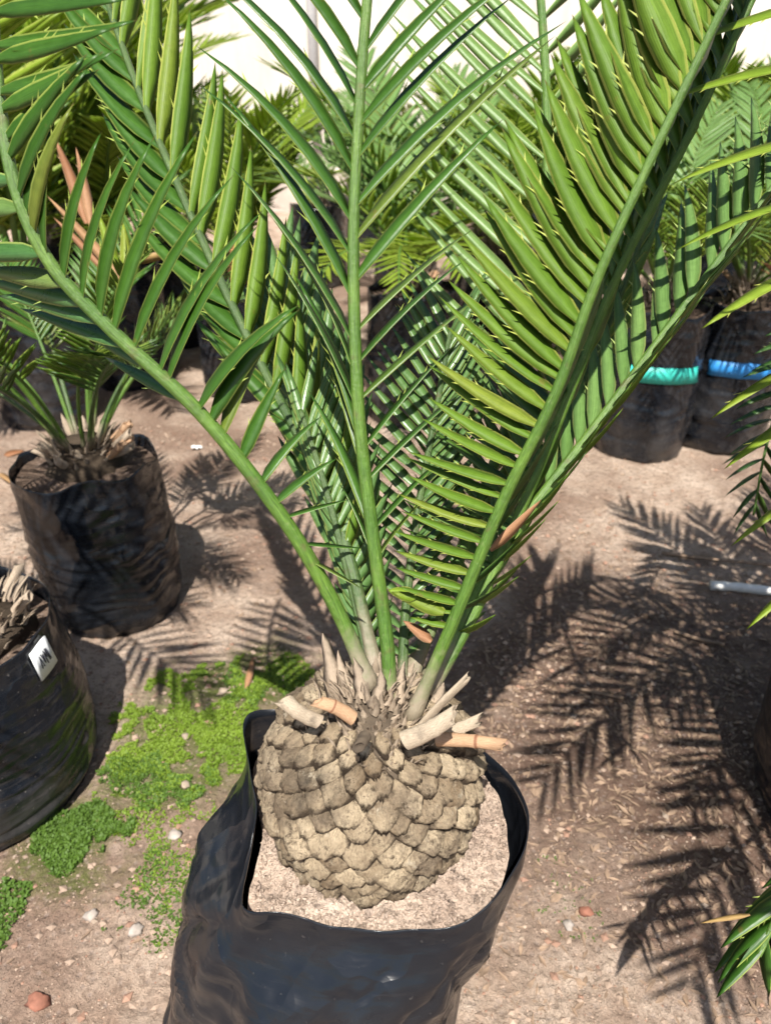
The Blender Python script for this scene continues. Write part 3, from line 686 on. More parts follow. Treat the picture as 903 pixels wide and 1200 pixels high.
pix_frond(cy, F2, (.0070, .0040), [
    (30, .13, .97, [(.12, 60, 36, .0, 10, -60, 0), (.165, 72, 28, .0, 11, -65, .06), (.20, 88, -21, .0, 14, -60, .05), (.235, 64, -66, .0, 17, -48, -.16), (.265, 61, -95, .0, 19, -35, -.16), (.30, 52, -135, .02, 22, -15, -.05), (.335, 97, -140, -.01, 24, -30, -.20), (.36, 122, -142, -.02, 23, -34, -.20), (.40, 112, -180, -.03, 21, -42, -.20), (.455, 108, -213, -.04, 21, -46, -.20), (.49, 86, -235, -.04, 22, -40, -.20), (.53, 52, -212, -.04, 20, -46, -.20), (.6, 30, -180, -.05, 20, -45, -.20), (.675, 80, -150, -.06, 22, -40, -.20), (.775, 135, -60, -.06, 24, -35, .08), (.84, 160, -15, -.06, 24, -35, .05), (1, 120, 30, -.04, 20, -40, 0)], {}),
    (16, .36, .97, [(.36, -95, -62, .06, 20, 30, 0), (.45, -125, -55, .06, 24, 25, .05), (.50, -135, -38, .05, 27, 20, .05), (.56, -110, -18, .04, 28, 15, .05), (.62, -110, 5, .04, 28, 15, .05), (1, -90, 30, .03, 24, 20, 0)], {'top': 'bl', 'bot': 'bl'})],
    'ad', 'ad', 22, jit=1.4)
F3 = [(482, 842, .655), (530, 730, .635), (590, 585, .607), (650, 462, .583), (700, 325, .56), (765, 180, .54), (850, 0, .52), (910, -130, .505), (960, -260, .50)]
pix_frond(cy, F3, (.0066, .0024), [
    (54, .085, .93, [(.085, -34, -10, .0, 10, 30, -.1), (.11, -62, -18, .0, 13, 34, -.1), (.16, -100, -30, .0, 16, 38, -.1), (.24, -118, -42, .0, 18, 38, -.1), (.30, -127, -84, .0, 21, 36, -.1), (.34, -128, -108, .0, 22, 34, -.1), (.385, -125, -134, .0, 25, 30, -.1), (.457, -105, -186, .0, 32, 26, -.08), (.49, -82, -172, .0, 34, 22, -.08), (.565, -78, -192, .0, 39, 22, -.08), (.65, -66, -190, .0, 40, 20, -.08), (.77, -55, -180, .0, 40, 20, -.06), (1, -40, -150, 0, 34, 20, 0)], {'teeth': 4}),
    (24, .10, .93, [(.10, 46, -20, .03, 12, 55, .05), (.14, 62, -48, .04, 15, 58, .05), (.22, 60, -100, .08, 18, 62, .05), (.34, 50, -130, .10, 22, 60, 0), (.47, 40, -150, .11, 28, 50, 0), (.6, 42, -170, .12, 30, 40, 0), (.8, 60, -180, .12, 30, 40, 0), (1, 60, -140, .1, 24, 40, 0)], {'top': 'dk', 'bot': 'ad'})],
    'ab', 'ad', 23, jit=1.0)
F4 = [(444, 800, .69), (408, 650, .715), (375, 560, .745), (310, 435, .79), (243, 295, .83), (172, 130, .87), (125, 0, .90), (95, -100, .92)]
pix_frond(cy, F4, (.0066, .0034), [
    (20, .14, .97, [(.14, 18, -90, .0, 16, 25, 0), (.22, 28, -150, .02, 18, 20, 0), (.32, 10, -170, .02, 22, 20, .04), (.45, 26, -180, .02, 24, 18, .05), (.6, 24, -190, .02, 25, 18, .06), (.75, 18, -200, .02, 25, 20, .05), (1, 20, -150, .0, 20, 20, 0)], {'top': 'ab', 'bot': 'ab'}),
    (20, .14, .97, [(.14, -24, -60, .02, 14, 15, 0), (.24, -60, -95, .03, 22, 10, 0), (.36, -96, -100, .04, 24, 10, -.1), (.5, -112, -105, .04, 26, 20, -.14), (.7, -100, -115, .04, 27, 25, -.14), (1, -80, -110, .0, 22, 20, -.1)], {'top': 'ad', 'bot': 'ab'})],
    'ad', 'ab', 24, rm='rb')
F5 = [(500, 812, .68), (560, 695, .695), (612, 612, .705), (700, 497, .715), (800, 362, .715), (903, 224, .705), (985, 115, .69)]
pix_frond(cy, F5, (.0074, .0042), [
    (27, .08, .98, [(.08, 10, -60, .05, 12, 14, 0), (.2, 4, -95, .08, 17, 12, .04), (.35, -4, -120, .10, 19, 8, .06), (.5, -6, -128, .11, 21, 4, .06), (.7, 0, -135, .11, 21, 0, .06), (1, 10, -125, .10, 20, 0, .05)], {'top': 'pl'}),
    (27, .08, .98, [(.08, 45, -18, -.03, 13, 60, .06), (.16, 62, -42, -.05, 15, 68, .06), (.25, 66, -70, -.07, 16, 76, .05), (.5, 70, -88, -.09, 17, 78, .04), (1, 70, -88, -.09, 16, 78, .04)], {'top': 'ab', 'bot': 'dk'})],
    'bl', 'ab', 25)
F6 = [(494, 830, .68), (562, 705, .69), (645, 515, .69), (722, 325, .68), (800, 172, .66), (880, 0, .64), (930, -120, .63)]
rest = MB(); rest2 = MB()
pix_frond(cy, F6, (.0062, .0034), [
    (30, .10, .96, [(.10, -50, -20, .02, 12, 50, -.05), (.2, -120, -60, .03, 15, 50, -.05), (.4, -120, -120, .05, 20, 40, -.05), (.6, -70, -160, .05, 26, 30, 0), (1, -40, -150, .04, 26, 30, 0)], {}),
    (20, .12, .96, [(.10, 50, -30, .02, 13, 50, .05), (.3, 45, -110, .05, 18, 60, .05), (.6, 35, -130, .05, 24, 45, .05), (1, 40, -130, .05, 24, 40, 0)], {})],
    'ad', 'ab', 26, False, rest)
F7 = [(474, 806, .70), (535, 660, .76), (596, 490, .83), (634, 310, .88), (640, 130, .92), (628, -60, .95), (610, -200, .97)]
pix_frond(cy, F7, (.0080, .005), [
    (32, .14, .97, [(.14, -50, -60, .02, 12, 35, -.04), (.25, -100, -130, .02, 13, 30, -.05), (.4, -150, -165, .02, 15, 28, -.05), (.6, -185, -185, .02, 15, 28, -.06), (.8, -180, -180, .02, 15, 28, -.06), (1, -110, -130, .0, 17, 28, 0)], {}),
    (24, .14, .97, [(.14, 40, -60, .02, 14, 40, .04), (.4, 90, -130, .02, 18, 40, .05), (.8, 110, -140, .02, 18, 40, .05), (1, 90, -110, .02, 16, 40, 0)], {})],
    'ad', 'ab', 27, False, rest2)
rest.add(rest2.v, rest2.f, 0, rest2.uv, [q + 2 for q in rest2.m])
F8 = [(449, 800, .70), (424, 700, .735), (398, 600, .765), (372, 510, .79), (345, 410, .81), (325, 325, .825)]
rest3 = MB()
pix_frond(cy, F8, (.0062, .003), [
    (17, .16, .99, [(.16, 14, -80, .0, 15, 15, 0), (.3, 24, -135, .02, 21, 12, .05), (.55, 30, -150, .03, 24, 10, .06), (.8, 34, -130, .03, 22, 10, .05), (1, 10, -90, .02, 17, 10, 0)], {}),
    (17, .16, .99, [(.16, -30, -60, .02, 15, 15, 0), (.3, -62, -100, .04, 22, 12, -.1), (.55, -80, -110, .05, 24, 10, -.1), (.8, -70, -105, .05, 22, 10, -.1), (1, -20, -85, .03, 17, 10, 0)], {})],
    'bl', 'ab', 28, False, rest3, rm='rb')
F9 = [(486, 815, .70), (540, 720, .74), (600, 610, .78), (668, 480, .81), (725, 350, .83), (760, 250, .84)]
pix_frond(cy, F9, (.0062, .003), [
    (22, .12, .99, [(.12, -30, -50, .02, 14, 20, 0), (.3, -60, -110, .03, 19, 20, -.05), (.6, -75, -130, .03, 22, 20, -.05), (1, -30, -110, .02, 17, 20, 0)], {}),
    (22, .12, .99, [(.12, 40, -20, .02, 14, 30, 0), (.3, 55, -75, .03, 18, 30, .05), (.6, 70, -100, .03, 21, 25, .05), (1, 30, -90, .02, 17, 20, 0)], {})],
    'bl', 'ab', 29, False, rest3, rm='rb')
F10 = [(470, 812, .69), (476, 705, .72), (490, 595, .745), (510, 485, .765), (528, 385, .775)]
pix_frond(cy, F10, (.0056, .0028), [
    (24, .08, .99, [(.08, -36, -24, .02, 11, 35, 0), (.25, -70, -55, .03, 14, 35, -.05), (.6, -90, -90, .03, 16, 30, -.05), (1, -40, -90, .02, 14, 30, 0)], {}),
    (24, .08, .99, [(.08, 36, -30, .02, 11, -35, 0), (.25, 66, -65, .03, 14, -35, .05), (.6, 80, -95, .03, 16, -30, .05), (1, 40, -90, .02, 14, -30, 0)], {})],
    'bl', 'ab', 30, False, rest3, rm='rb')
F11 = [(440, 806, .69), (420, 720, .705), (400, 640, .715), (378, 560, .725), (352, 480, .735)]
pix_frond(cy, F11, (.0054, .0028), [
    (20, .10, .99, [(.10, 24, -34, .02, 11, 30, 0), (.3, 44, -80, .03, 15, 25, .05), (.7, 50, -120, .03, 18, 20, .05), (1, 20, -90, .02, 15, 20, 0)], {}),
    (20, .10, .99, [(.10, -30, -30, .02, 11, 25, 0), (.3, -34, -75, .03, 15, 20, -.08), (.7, -40, -110, .03, 18, 15, -.08), (1, -30, -80, .02, 15, 20, 0)], {})],
    'bl', 'ab', 31, False, rest3, rm='rb')
rest.add(rest3.v, rest3.f, 0, rest3.uv, [q * -3 + 4 for q in rest3.m])
tag(link('leaflets', rest.build('leaflets', [M['ad'], M['ab'], M['pl'], M['ab'], M['bl']]), cy), kind='stuff')
def loose(parent, a, b, w_, mat, tw, org, name='dry_leaflet'):
    D = b - a; L = D.length; D.normalize(); r = random.Random(int(L * 1e5)); Zc = (CAM - a).normalized()
    W0 = Zc.cross(D).normalized(); c, s = math.cos(tw), math.sin(tw); W = W0 * c + Zc * s; Z = Zc * c - W0 * s
    return link(name, leaf_mesh(w_ / L, .06, .12, 6, 1, 1, mat, mat), parent, leaf_matrix(a - org, D, W, Z, L))
loose(cy, at(574, 645, .66), at(634, 584, .655), .011, 'dry', .5, AX)
loose(cy, at(505, 752, .65), at(474, 726, .645), .012, 'dry', .3, AX)
loose(cy, at(487, 700, .63), at(455, 690, .625), .014, 'yl', .2, AX, 'young_leaflet')
loose(cy, at(520, 718, .63), at(462, 690, .62), .016, 'ab', .2, AX, 'young_leaflet')

# ------------------------------------------------------------------ neighbouring cycads
PROTO = []
for k, (L, e0, e1, n, lm, wr, ke, tw, top, bot) in enumerate([
        (.72, 1.35, .30, 28, .17, .13, .15, .12, 'pl', 'yl'), (.80, 1.20, .05, 32, .16, .12, .12, .15, 'pl', 'yl'), (.66, 1.05, -.25, 28, .15, .13, .12, .1, 'pl', 'yl'),
        (.75, .95, -.1, 34, .12, .095, .45, .6, 'ad', 'ab'), (.70, 1.25, .4, 26, .18, .15, .1, .1, 'yl', 'yl'), (.62, .7, -.5, 26, .14, .13, .1, .1, 'yl', 'yl'), (.6, .5, -.6, 22, .12, .10, .3, .4, 'dry', 'dry')]):
    PROTO.append(local_frond(L, e0, e1, n, lm, wr, ke, tw, 100 + k, top, bot, False))
def crown(plant, r, h, seed, stubs=8):
    rr = random.Random(seed); v = []; f = []; A_, Z_ = 28, 12
    for i in range(Z_):
        u = i / (Z_ - 1); q0 = r * (1 - .35 * u ** 2) * (1 if u < .9 else .6)
        for k in range(A_):
            a = 2 * math.pi * k / A_; q = q0 * (1 + .22 * nz(math.cos(a) * 3 + seed, math.sin(a) * 3, u * 5)); v.append((math.cos(a) * q, math.sin(a) * q, -.03 + (h + .03) * u))
    for i in range(Z_ - 1):
        for k in range(A_): f.append((i * A_ + k, i * A_ + (k + 1) % A_, (i + 1) * A_ + (k + 1) % A_, (i + 1) * A_ + k))
    f.append(tuple((Z_ - 1) * A_ + k for k in range(A_)))
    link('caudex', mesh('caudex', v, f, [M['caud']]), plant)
    m = MB()
    for k in range(70):
        a = rr.uniform(0, 6.283); q = r * rr.uniform(.5, 1); b = Vector((math.cos(a) * q, math.sin(a) * q, h * rr.uniform(.3, 1)))
        v, f, uv = bract(None, b, b + Vector((math.cos(a) * rr.uniform(.2, 1), math.sin(a) * rr.uniform(.2, 1), 1)).normalized() * rr.uniform(.02, .05), rr.uniform(.006, .018), 'cata', Vector(), k, Vector((math.cos(a), math.sin(a), .3)).normalized(), None); m.add(v, f, 0, uv)
    tag(link('crown_fibres', m.build('crown_fibres', [M['cata']]), plant), kind='stuff')
    for k in range(stubs):
        a = rr.uniform(0, 6.283); b = Vector((math.cos(a) * r * .8, math.sin(a) * r * .8, h * rr.uniform(.5, .95)))
        stub(plant, b, b + Vector((math.cos(a), math.sin(a), rr.uniform(.4, 1.2))).normalized() * rr.uniform(.03, .055), .008, .0075, rr.choice(['st_o', 'cata', 'cata']), Vector(), True, .8, .1, k)
def plant(loc, label, nf, seed, protos, scale=1.0, r=.06, h=.08, el=(-.15, .25), stubs=5, az=None, dry=0, cat='cycad'):
    o = empty('cycad', loc, label, cat, 'potted cycads'); rr = random.Random(seed)
    crown(o, r, h, seed, stubs)
    for k in range(nf):
        a = 2 * math.pi * (k + rr.uniform(-.3, .3)) / nf + seed if az is None else az[k % len(az)]
        pr = PROTO[rr.choice(protos)] if k >= dry else PROTO[6]
        Mx = Matrix.Translation((math.cos(a) * r * .35, math.sin(a) * r * .35, h * .9)) @ Matrix.Rotation(a, 4, 'Z') @ Matrix.Rotation(-rr.uniform(*el), 4, 'Y') @ Matrix.Scale(scale * rr.uniform(.85, 1.1), 4)
        put_frond(o, pr, Mx)
    return o

# bag and seedling-tagged bag at the left
lb, lpt = grow_bag((-.655, .875, 0), .180, .305, 31, 'black grow bag at the left edge with a small white handwritten tag', 'bagd', 'soild', .88, (.0, .0), wrinkle=.7, flare=-.10)
# the white tag with its hand-written strokes
def on_bag(pt, a, u, off): p = pt(a, u); return p + Vector((math.cos(a), math.sin(a), 0)) * off
tv = []; tf = []; n = 8; A0, A1, U0, U1 = -.28, -.02, .80, .96
for k in range(n):
    a = A0 + (A1 - A0) * k / (n - 1)
    for u, off in ((U0, .0035), (U1, .0035), (U1, .0015), (U0, .0015)): tv.append(on_bag(lpt, a, u, off))
for k in range(n - 1):
    for j in range(4): tf.append((k * 4 + j, k * 4 + (j + 1) % 4, k * 4 + 4 + (j + 1) % 4, k * 4 + 4 + j))
tf += [(3, 2, 1, 0), tuple((n - 1) * 4 + j for j in range(4))]
tg = link('tag', mesh('tag', tv, tf, [M['white']]), lb)
def stroke(mb, pts):
    Q = []
    for (x, y) in pts: Q.append(on_bag(lpt, A0 + (A1 - A0) * x, U0 + (U1 - U0) * y, .0042))
    v, f, uv = tube(Q, [.0008] * len(Q), 5); mb.add(v, f, 0, uv)
ik = MB()
for s_ in ([(.24, .3), (.30, .7), (.36, .3), (.25, .38)], [(.40, .7), (.46, .35), (.50, .65), (.44, .5)], [(.55, .28), (.57, .72), (.62, .45), (.67, .74), (.70, .3)], [(.74, .7), (.76, .3)]): stroke(ik, s_)
link('handwriting', ik.build('handwriting', [M['ink']]), tg)
lp = plant((-.605, .885, .262), 'cycad with a dry shaggy base in the tagged bag at the left edge', 4, 41, [0, 1], .62, .085, .06, (.05, .2), 7, az=[2.6, 3.0, 3.3, 2.9])
LC = (-.61, .885, .33)
for k, pts in enumerate([[LC, (-.66, .78, .78), (-.60, .62, 1.04), (-.49, .50, 1.10), (-.36, .42, 1.04)], [LC, (-.68, .85, .85), (-.64, .80, 1.14), (-.52, .75, 1.24), (-.40, .70, 1.20)], [LC, (-.74, .80, .75), (-.70, .76, 1.0), (-.58, .73, 1.07), (-.46, .70, 1.02)], [LC, (-.76, .70, .75), (-.78, .55, .95), (-.70, .40, 1.0), (-.58, .28, .93)]]):
    unseen_shade_frond(lp, pts, 20, .15, .12, 720 + k, 'ad', 'ab')  # out-of-view fronds added overhead to throw striped shade on the second left bag
# second bag at the left with a slender-stalked plant
grow_bag((-.575, 1.345, 0), .134, .345, 32, 'black grow bag on the left holding the cycad with many thin stalks', 'bag', 'soild', .93, (-.01, .0), wrinkle=1.2)
sp = empty('cycad', (-.585, 1.345, .315), 'cycad with many thin upright stalks in the second bag on the left', 'cycad', 'potted cycads')
crown(sp, .075, .07, 5, 10)
rr = random.Random(77); TALL = [local_frond(.78, 1.42, .55, 26, .15, .105, .3, .4, 301, 'ad', 'ab', False, .0055, .40), local_frond(.70, 1.40, .2, 26, .15, .105, .3, .4, 302, 'pl', 'ab', False, .0055, .42), local_frond(.66, 1.2, .1, 24, .14, .105, .3, .4, 303, 'dk', 'ad', False, .0055, .36)]
for k in range(16):
    a = 2 * math.pi * k / 16 + rr.uniform(-.2, .2); pr = TALL[k % 3]
    Mx = Matrix.Translation((math.cos(a) * .035, math.sin(a) * .035, .06)) @ Matrix.Rotation(a, 4, 'Z') @ Matrix.Rotation(-rr.uniform(-.42, .0), 4, 'Y') @ Matrix.Scale(rr.uniform(.60, .80), 4)
    put_frond(sp, pr, Mx)

for a_, b_, w_, mt in [((102, 262), (60, 178), .022, 'dry'), ((108, 268), (84, 186), .018, 'dry'), ((150, 335), (58, 252), .020, 'dry'), ((128, 322), (66, 272), .016, 'dry'), ((156, 306), (218, 292), .018, 'dry'), ((150, 322), (172, 262), .020, 'dry'), ((140, 335), (112, 262), .026, 'yl'), ((150, 335), (140, 268), .026, 'yl')]:
    loose(sp, at(*a_, 1.30), at(*b_, 1.32), w_, mt, .3, sp.location, 'dry_leaflet' if mt == 'dry' else 'yellow_leaflet')
# right edge: a bag half in view and its plant, whose fronds hang into the picture
grow_bag((.765, .80, 0), .185, .40, 33, 'black grow bag cut by the right edge of the picture', 'bag', 'soild', .88, wrinkle=.6)
rp = plant((.79, .80, .36), 'cycad at the right edge whose drooping leaflets hang into the picture', 10, 43, [0, 1], 1.0, .08, .10, (-.1, .2), 3, az=[.3, 1.1, 3.3, 2.2, 3.7, -.5, 4.1, -1.1, 4.6, 1.7])
for k, a in enumerate([4.2, 4.5, 4.8]):       # unseen low fronds reaching towards the photographer, added to shade the ground
    rr = random.Random(900 + k)
    put_frond(rp, PROTO[[2, 3, 5][k % 3]], Matrix.Translation((-.03, -.03, .09)) @ Matrix.Rotation(a, 4, 'Z') @ Matrix.Rotation(-rr.uniform(-.35, .12), 4, 'Y') @ Matrix.Scale(rr.uniform(1.0, 1.35), 4))
CR0 = (.79, .80, .46)
for k, (pts, lm) in enumerate([([CR0, (.74, .70, .92), (.56, .52, 1.13), (.36, .38, 1.08), (.21, .28, .95)], .17), ([CR0, (.80, .58, .95), (.62, .30, 1.10), (.44, .12, .97), (.35, .04, .82)], .17),
                               ([CR0, (.78, .74, 1.0), (.62, .62, 1.2), (.45, .55, 1.17), (.32, .50, 1.06)], .15)]):
    unseen_shade_frond(rp, pts, 20, lm, .12, 700 + k, 'ad', 'ab')  # high fronds out of view, added to cast leaf shadows on the right-hand ground
RO = rp.location
pix_frond(rp, [(1090, 640, .93), (1120, 330, .80), (1085, 60, .70), (1020, -70, .63), (965, 20, .60), (945, 180, .60), (945, 360, .62), (952, 540, .66), (965, 720, .70)], (.007, .003), [
    (11, .40, .99, [(.36, -120, 60, -.02, 22, 50, .05), (.55, -195, 46, -.03, 20, 55, .06), (.66, -150, 64, -.03, 21, 50, .06), (.8, -110, 70, -.02, 20, 50, .06), (1, -85, 76, 0, 17, 40, 0)], {}),
    (11, .40, .99, [(.36, 80, 60, .02, 18, 50, .05), (1, 70, 60, 0, 14, 50, 0)], {})], 'yl', 'yl', 51)
pix_frond(rp, [(1085, 640, .95), (1110, 450, 1.0), (1060, 330, 1.05), (985, 350, 1.08), (925, 440, 1.08), (898, 520, 1.08), (882, 604, 1.08)], (.006, .0018), [
    (24, .40, .99, [(.4, -70, -4, 0, 11, 40, .1), (.7, -66, 20, 0, 11, 45, .14), (.9, -48, 26, 0, 9, 45, .12), (1, -18, 40, 0, 8, 40, 0)], {}),
    (24, .40, .99, [(.4, 40, 50, 0, 11, 40, -.1), (.8, 36, 40, 0, 10, 45, -.1), (1, 14, 40, 0, 8, 40, 0)], {})], 'dk', 'dk', 52)
pix_frond(rp, [(1085, 640, .93), (1160, 760, .84), (1110, 900, .75), (1000, 985, .70), (925, 1050, .67), (888, 1120, .65)], (.006, .0025), [
    (12, .55, .99, [(.5, -90, 30, 0, 20, 30, .1), (.8, -105, 66, 0, 24, 30, .1), (1, -50, 70, 0, 20, 30, 0)], {}),
    (12, .55, .99, [(.5, 30, 70, 0, 20, 40, -.1), (1, 0, 70, 0, 20, 40, 0)], {})], 'ad', 'ad', 53)
loose(rp, at(878, 1072, .655), at(822, 1080, .65), .0055, 'dry', .3, RO)

# rows behind
def potted(x, y, r, h, seed, blabel, plabel, nf, protos, scale, tape=None, mat='bagd', soil='soild', dry=0, el=(-.15, .2), pr=.06, stubs=4):
    grow_bag((x, y, 0), r, h, seed, blabel, mat, soil, .93, tape=tape, wrinkle=1.3, na=56, nr=56)
    return plant((x, y, h * .9), plabel, nf, seed + 100, protos, scale, pr, .09, el, stubs, dry=dry)
FA = -math.pi / 2
potted(.765, 2.14, .135, .435, 61, 'dusty black grow bag with a teal tape band, right of the path', 'cycad with drooping fronds in the teal-taped bag', 14, [0, 2, 3], .85, ('teal', FA - .75, FA + .75, .57, .67), 'bagd')
potted(1.03, 2.20, .135, .435, 62, 'dusty black grow bag with a bright blue tape band', 'cycad with brown dead fronds in the blue-taped bag at the right', 14, [1, 2, 3], .8, ('blue', FA - .85, FA + .9, .55, .65), 'bagd', dry=3)
potted(-.50, 2.62, .14, .42, 63, 'black grow bag with crumpled rim behind the left frond', 'cycad with pale yellow-green fronds behind the left frond', 14, [4, 0, 5], .92, ('blue', FA - .2, FA + .7, .50, .56))
potted(.08, 2.38, .135, .42, 64, 'plain black grow bag seen through the central leaflets', 'cycad seen through the central fan of leaflets', 18, [0, 2, 5, 5], 1.0)
potted(.40, 2.75, .135, .42, 65, 'black grow bag behind the right-hand frond, without tape', 'cycad hidden mostly by the broad right-hand frond', 13, [0, 1, 2], .95)
potted(-1.10, 2.36, .14, .40, 66, 'black grow bag in the left background under yellowish fronds', 'yellow-green cycad in the left background', 16, [4, 4, 0], 1.45, dry=2, el=(-.35, .15))
potted(-.85, 3.2, .14, .42, 67, 'black grow bag farther back on the left', 'tall cycad farther back on the left', 8, [4, 5], .85)
potted(-1.45, 3.9, .14, .42, 68, 'black grow bag in the far left corner', 'far cycad in the left corner before the wall', 14, [4, 0], 1.7, el=(-.3, .2))
potted(.10, 3.75, .14, .40, 69, 'black grow bag in the middle of the far row', 'small feathery cycad in the middle of the far row', 8, [1, 2], .8)
potted(.80, 3.55, .14, .40, 70, 'black grow bag in the far row right of the middle', 'bushy cycad in the far row right of the middle', 10, [1, 2, 4], 1.0)
potted(1.62, 4.05, .15, .42, 71, 'black grow bag with a blue tape in the far right row', 'light green cycad in the far right row', 14, [4, 5, 1], 1.3, ('blue', FA - .6, FA + .5, .55, .65))
potted(2.3, 3.3, .15, .42, 72, 'black grow bag at the far right edge', 'wide cycad at the far right edge', 10, [1, 2, 0], 1.1)
potted(-.10, 5.2, .15, .40, 73, 'black grow bag close to the cream wall', 'feathery cycad close to the cream wall beside the drainpipe', 9, [1, 2], .95)
potted(.95, 5.0, .15, .40, 74, 'black grow bag by the wall on the right', 'cycad by the wall on the right of the middle', 10, [1, 2, 0], 1.05)
potted(2.3, 5.1, .15, .40, 75, 'black grow bag by the wall near the right corner', 'cycad by the wall near the right corner', 10, [1, 2, 4], 1.1)
potted(-.93, 2.72, .14, .42, 76, 'black grow bag behind the slender-stalked cycad on the left', 'cycad with yellow and brown-tipped fronds behind the slender-stalked one', 15, [4, 5, 4], 1.0, dry=3)
potted(.42, 3.30, .14, .40, 77, 'black grow bag in the third row behind the central stalk', 'pale feathery cycad in the third row behind the central stalk', 11, [0, 2, 4], .95)
potted(1.30, 2.95, .14, .42, 78, 'black grow bag behind the two taped bags', 'cycad with broad pale fronds behind the two taped bags', 11, [0, 2, 4], 1.0, dry=2)
potted(-.35, 4.2, .14, .40, 79, 'black grow bag in the far row left of the central stalk', 'low cycad in the far row left of the central stalk', 9, [2, 5], .8)
potted(-1.28, 3.1, .14, .42, 80, 'black grow bag at the left margin of the second row', 'dense cycad at the left margin of the second row', 16, [4, 0], 1.6, el=(-.3, .2))
# cone standing in the pale plant behind the left frond
m = MB(); P = [Vector((0, 0, z)) for z in (0, .02, .05, .09, .13, .155, .165)]; v, f, uv = tube(P, [.02, .032, .036, .034, .026, .014, .003], 14)
m.add(v, f, 0, uv); rr = random.Random(3)
for k in range(120):
    a = k * GA; z = .012 + .145 * k / 120; q = lerpkeys([(0, .02), (.05, .037), (.09, .035), (.13, .027), (.165, .004)], z)[0]; c = Vector((math.cos(a) * q, math.sin(a) * q, z)); xd = Vector((-math.sin(a), math.cos(a), 0)) * .006; nn = Vector((math.cos(a), math.sin(a), 0)) * .005
    m.add([c - xd, c + xd, c + Vector((0, 0, .006)), c - Vector((0, 0, .006)), c + nn], [(0, 3, 4), (3, 1, 4), (1, 2, 4), (2, 0, 4)])
cn = link('seed_cone', m.build('seed_cone', [M['cone']])); cn.location = (-.475, 2.5, .40); cn.rotation_euler = (.1, .25, 0)
tag(cn, 'orange-brown cone standing in the bag behind the left frond', 'cone')

# ------------------------------------------------------------------ moss, gravel and litter
mo = MB(); md = MB(); rm_ = random.Random(9)
def moss(mb, cx, cy_, rx, ry, n, hmax, sz):
    for k in range(n):
        a = rm_.uniform(0, 6.283); q = math.sqrt(rm_.random()); x = cx + math.cos(a) * rx * q; y = cy_ + math.sin(a) * ry * q
        if nz(x, y, 2, 14) + .55 * nz(x, y, 8, 40) < -.38 + .85 * q ** 2: continue
        z = gz(x, y); s = sz * rm_.uniform(.6, 1.4)
        for j in range(2):
            t = rm_.uniform(0, 6.283); d = Vector((math.cos(t), math.sin(t), rm_.uniform(.2, 1.2))).normalized() * s; sd_ = Vector((-math.sin(t), math.cos(t), .1)) * s * .35
            p = Vector((x, y, z + rm_.uniform(0, hmax)))
            mb.add([p, p + d * .55 + sd_, p + d, p + d * .55 - sd_], [(0, 1, 2, 3)])
moss(mo, -.325, .965, .165, .19, 21000, .003, .0042); moss(mo, -.22, 1.10, .12, .07, 4500, .003, .004); moss(mo, -.27, .72, .12, .14, 2600, .002, .0036); moss(mo, -.40, .80, .12, .10, 2500, .002, .004)
moss(md, -.455, .765, .085, .08, 6500, .006, .0046); moss(md, -.37, .85, .13, .07, 4200, .004, .0042); moss(md, -.25, 1.08, .14, .08, 3800, .003, .004); moss(md, -.52, .63, .06, .06, 1500, .005, .005); moss(md, -.30, .66, .10, .10, 1500, .003, .004); moss(md, .25, .66, .05, .09, 120, .002, .003)
tag(link('moss', mo.build('moss', [M['moss']], False)), 'bright green moss between the big bag and the left bags', 'moss', kind='stuff')
tag(link('moss', md.build('moss', [M['mossd']], False)), 'dark green moss clumps at the lower left', 'moss', kind='stuff')
def rock(r, seed, flat=.6):
    rr = random.Random(seed); v = []; f = []; A_, Z_ = 9, 6
    for i in range(Z_):
        th = math.pi * i / (Z_ - 1)
        for k in range(A_):
            a = 2 * math.pi * k / A_; d = Vector((math.sin(th) * math.cos(a), math.sin(th) * math.sin(a), math.cos(th)))
            q = r * (1 + .5 * noise.noise(d * 1.3 + Vector((seed, 0, 0))) + .35 * noise.noise(d * 3 + Vector((0, seed, 0)))); v.append(Vector((d.x * q, d.y * q * .8, d.z * q * flat)))
    for i in range(Z_ - 1):
        for k in range(A_): f.append((i * A_ + k, (i + 1) * A_ + k, (i + 1) * A_ + (k + 1) % A_, i * A_ + (k + 1) % A_))
    return v, f
RK = [rock(1, q) for q in range(6)]; oct_ = ([Vector(p) for p in ((1, .1, 0), (0, .9, .1), (-1, 0, .1), (.1, -.8, 0), (.1, 0, .6), (0, 0, -.5))], [(0, 1, 4), (1, 2, 4), (2, 3, 4), (3, 0, 4), (1, 0, 5), (2, 1, 5), (3, 2, 5), (0, 3, 5)])
gr = [MB(), MB(), MB()]; rg = random.Random(14)
for k in range(24000):
    x = rg.uniform(-1.0, 1.1); y = rg.uniform(.38, 2.3) ** 1.0
    if nz(x, y, 11, 4) < rg.uniform(-.6, .45): continue
    s = .0012 + .0062 * rg.random() ** 3.5; z = gz(x, y); rot = Matrix.Rotation(rg.uniform(0, 6.28), 3, 'Z')
    v, f = oct_; j = rg.choice([0, 0, 0, 0, 1, 2, 2])
    gr[j].add([rot @ (Vector((p.x * s * rg.uniform(.7, 1.4), p.y * s, p.z * s))) + Vector((x, y, z + s * .2)) for p in v], f)
for k in range(26000):                 # fine grit close to the camera
    x = rg.uniform(-.75, .75); y = rg.uniform(.40, 1.35)
    if nz(x, y, 21, 7) < rg.uniform(-.5, .5): continue
    s = .0007 + .0016 * rg.random() ** 2; z = gz(x, y); c_, s_ = math.cos(k), math.sin(k); v, f = oct_
    gr[rg.choice([0, 0, 0, 1, 2])].add([Vector((x + (p.x * c_ - p.y * s_) * s, y + (p.x * s_ + p.y * c_) * s, z + (p.z + .2) * s)) for p in v], f)
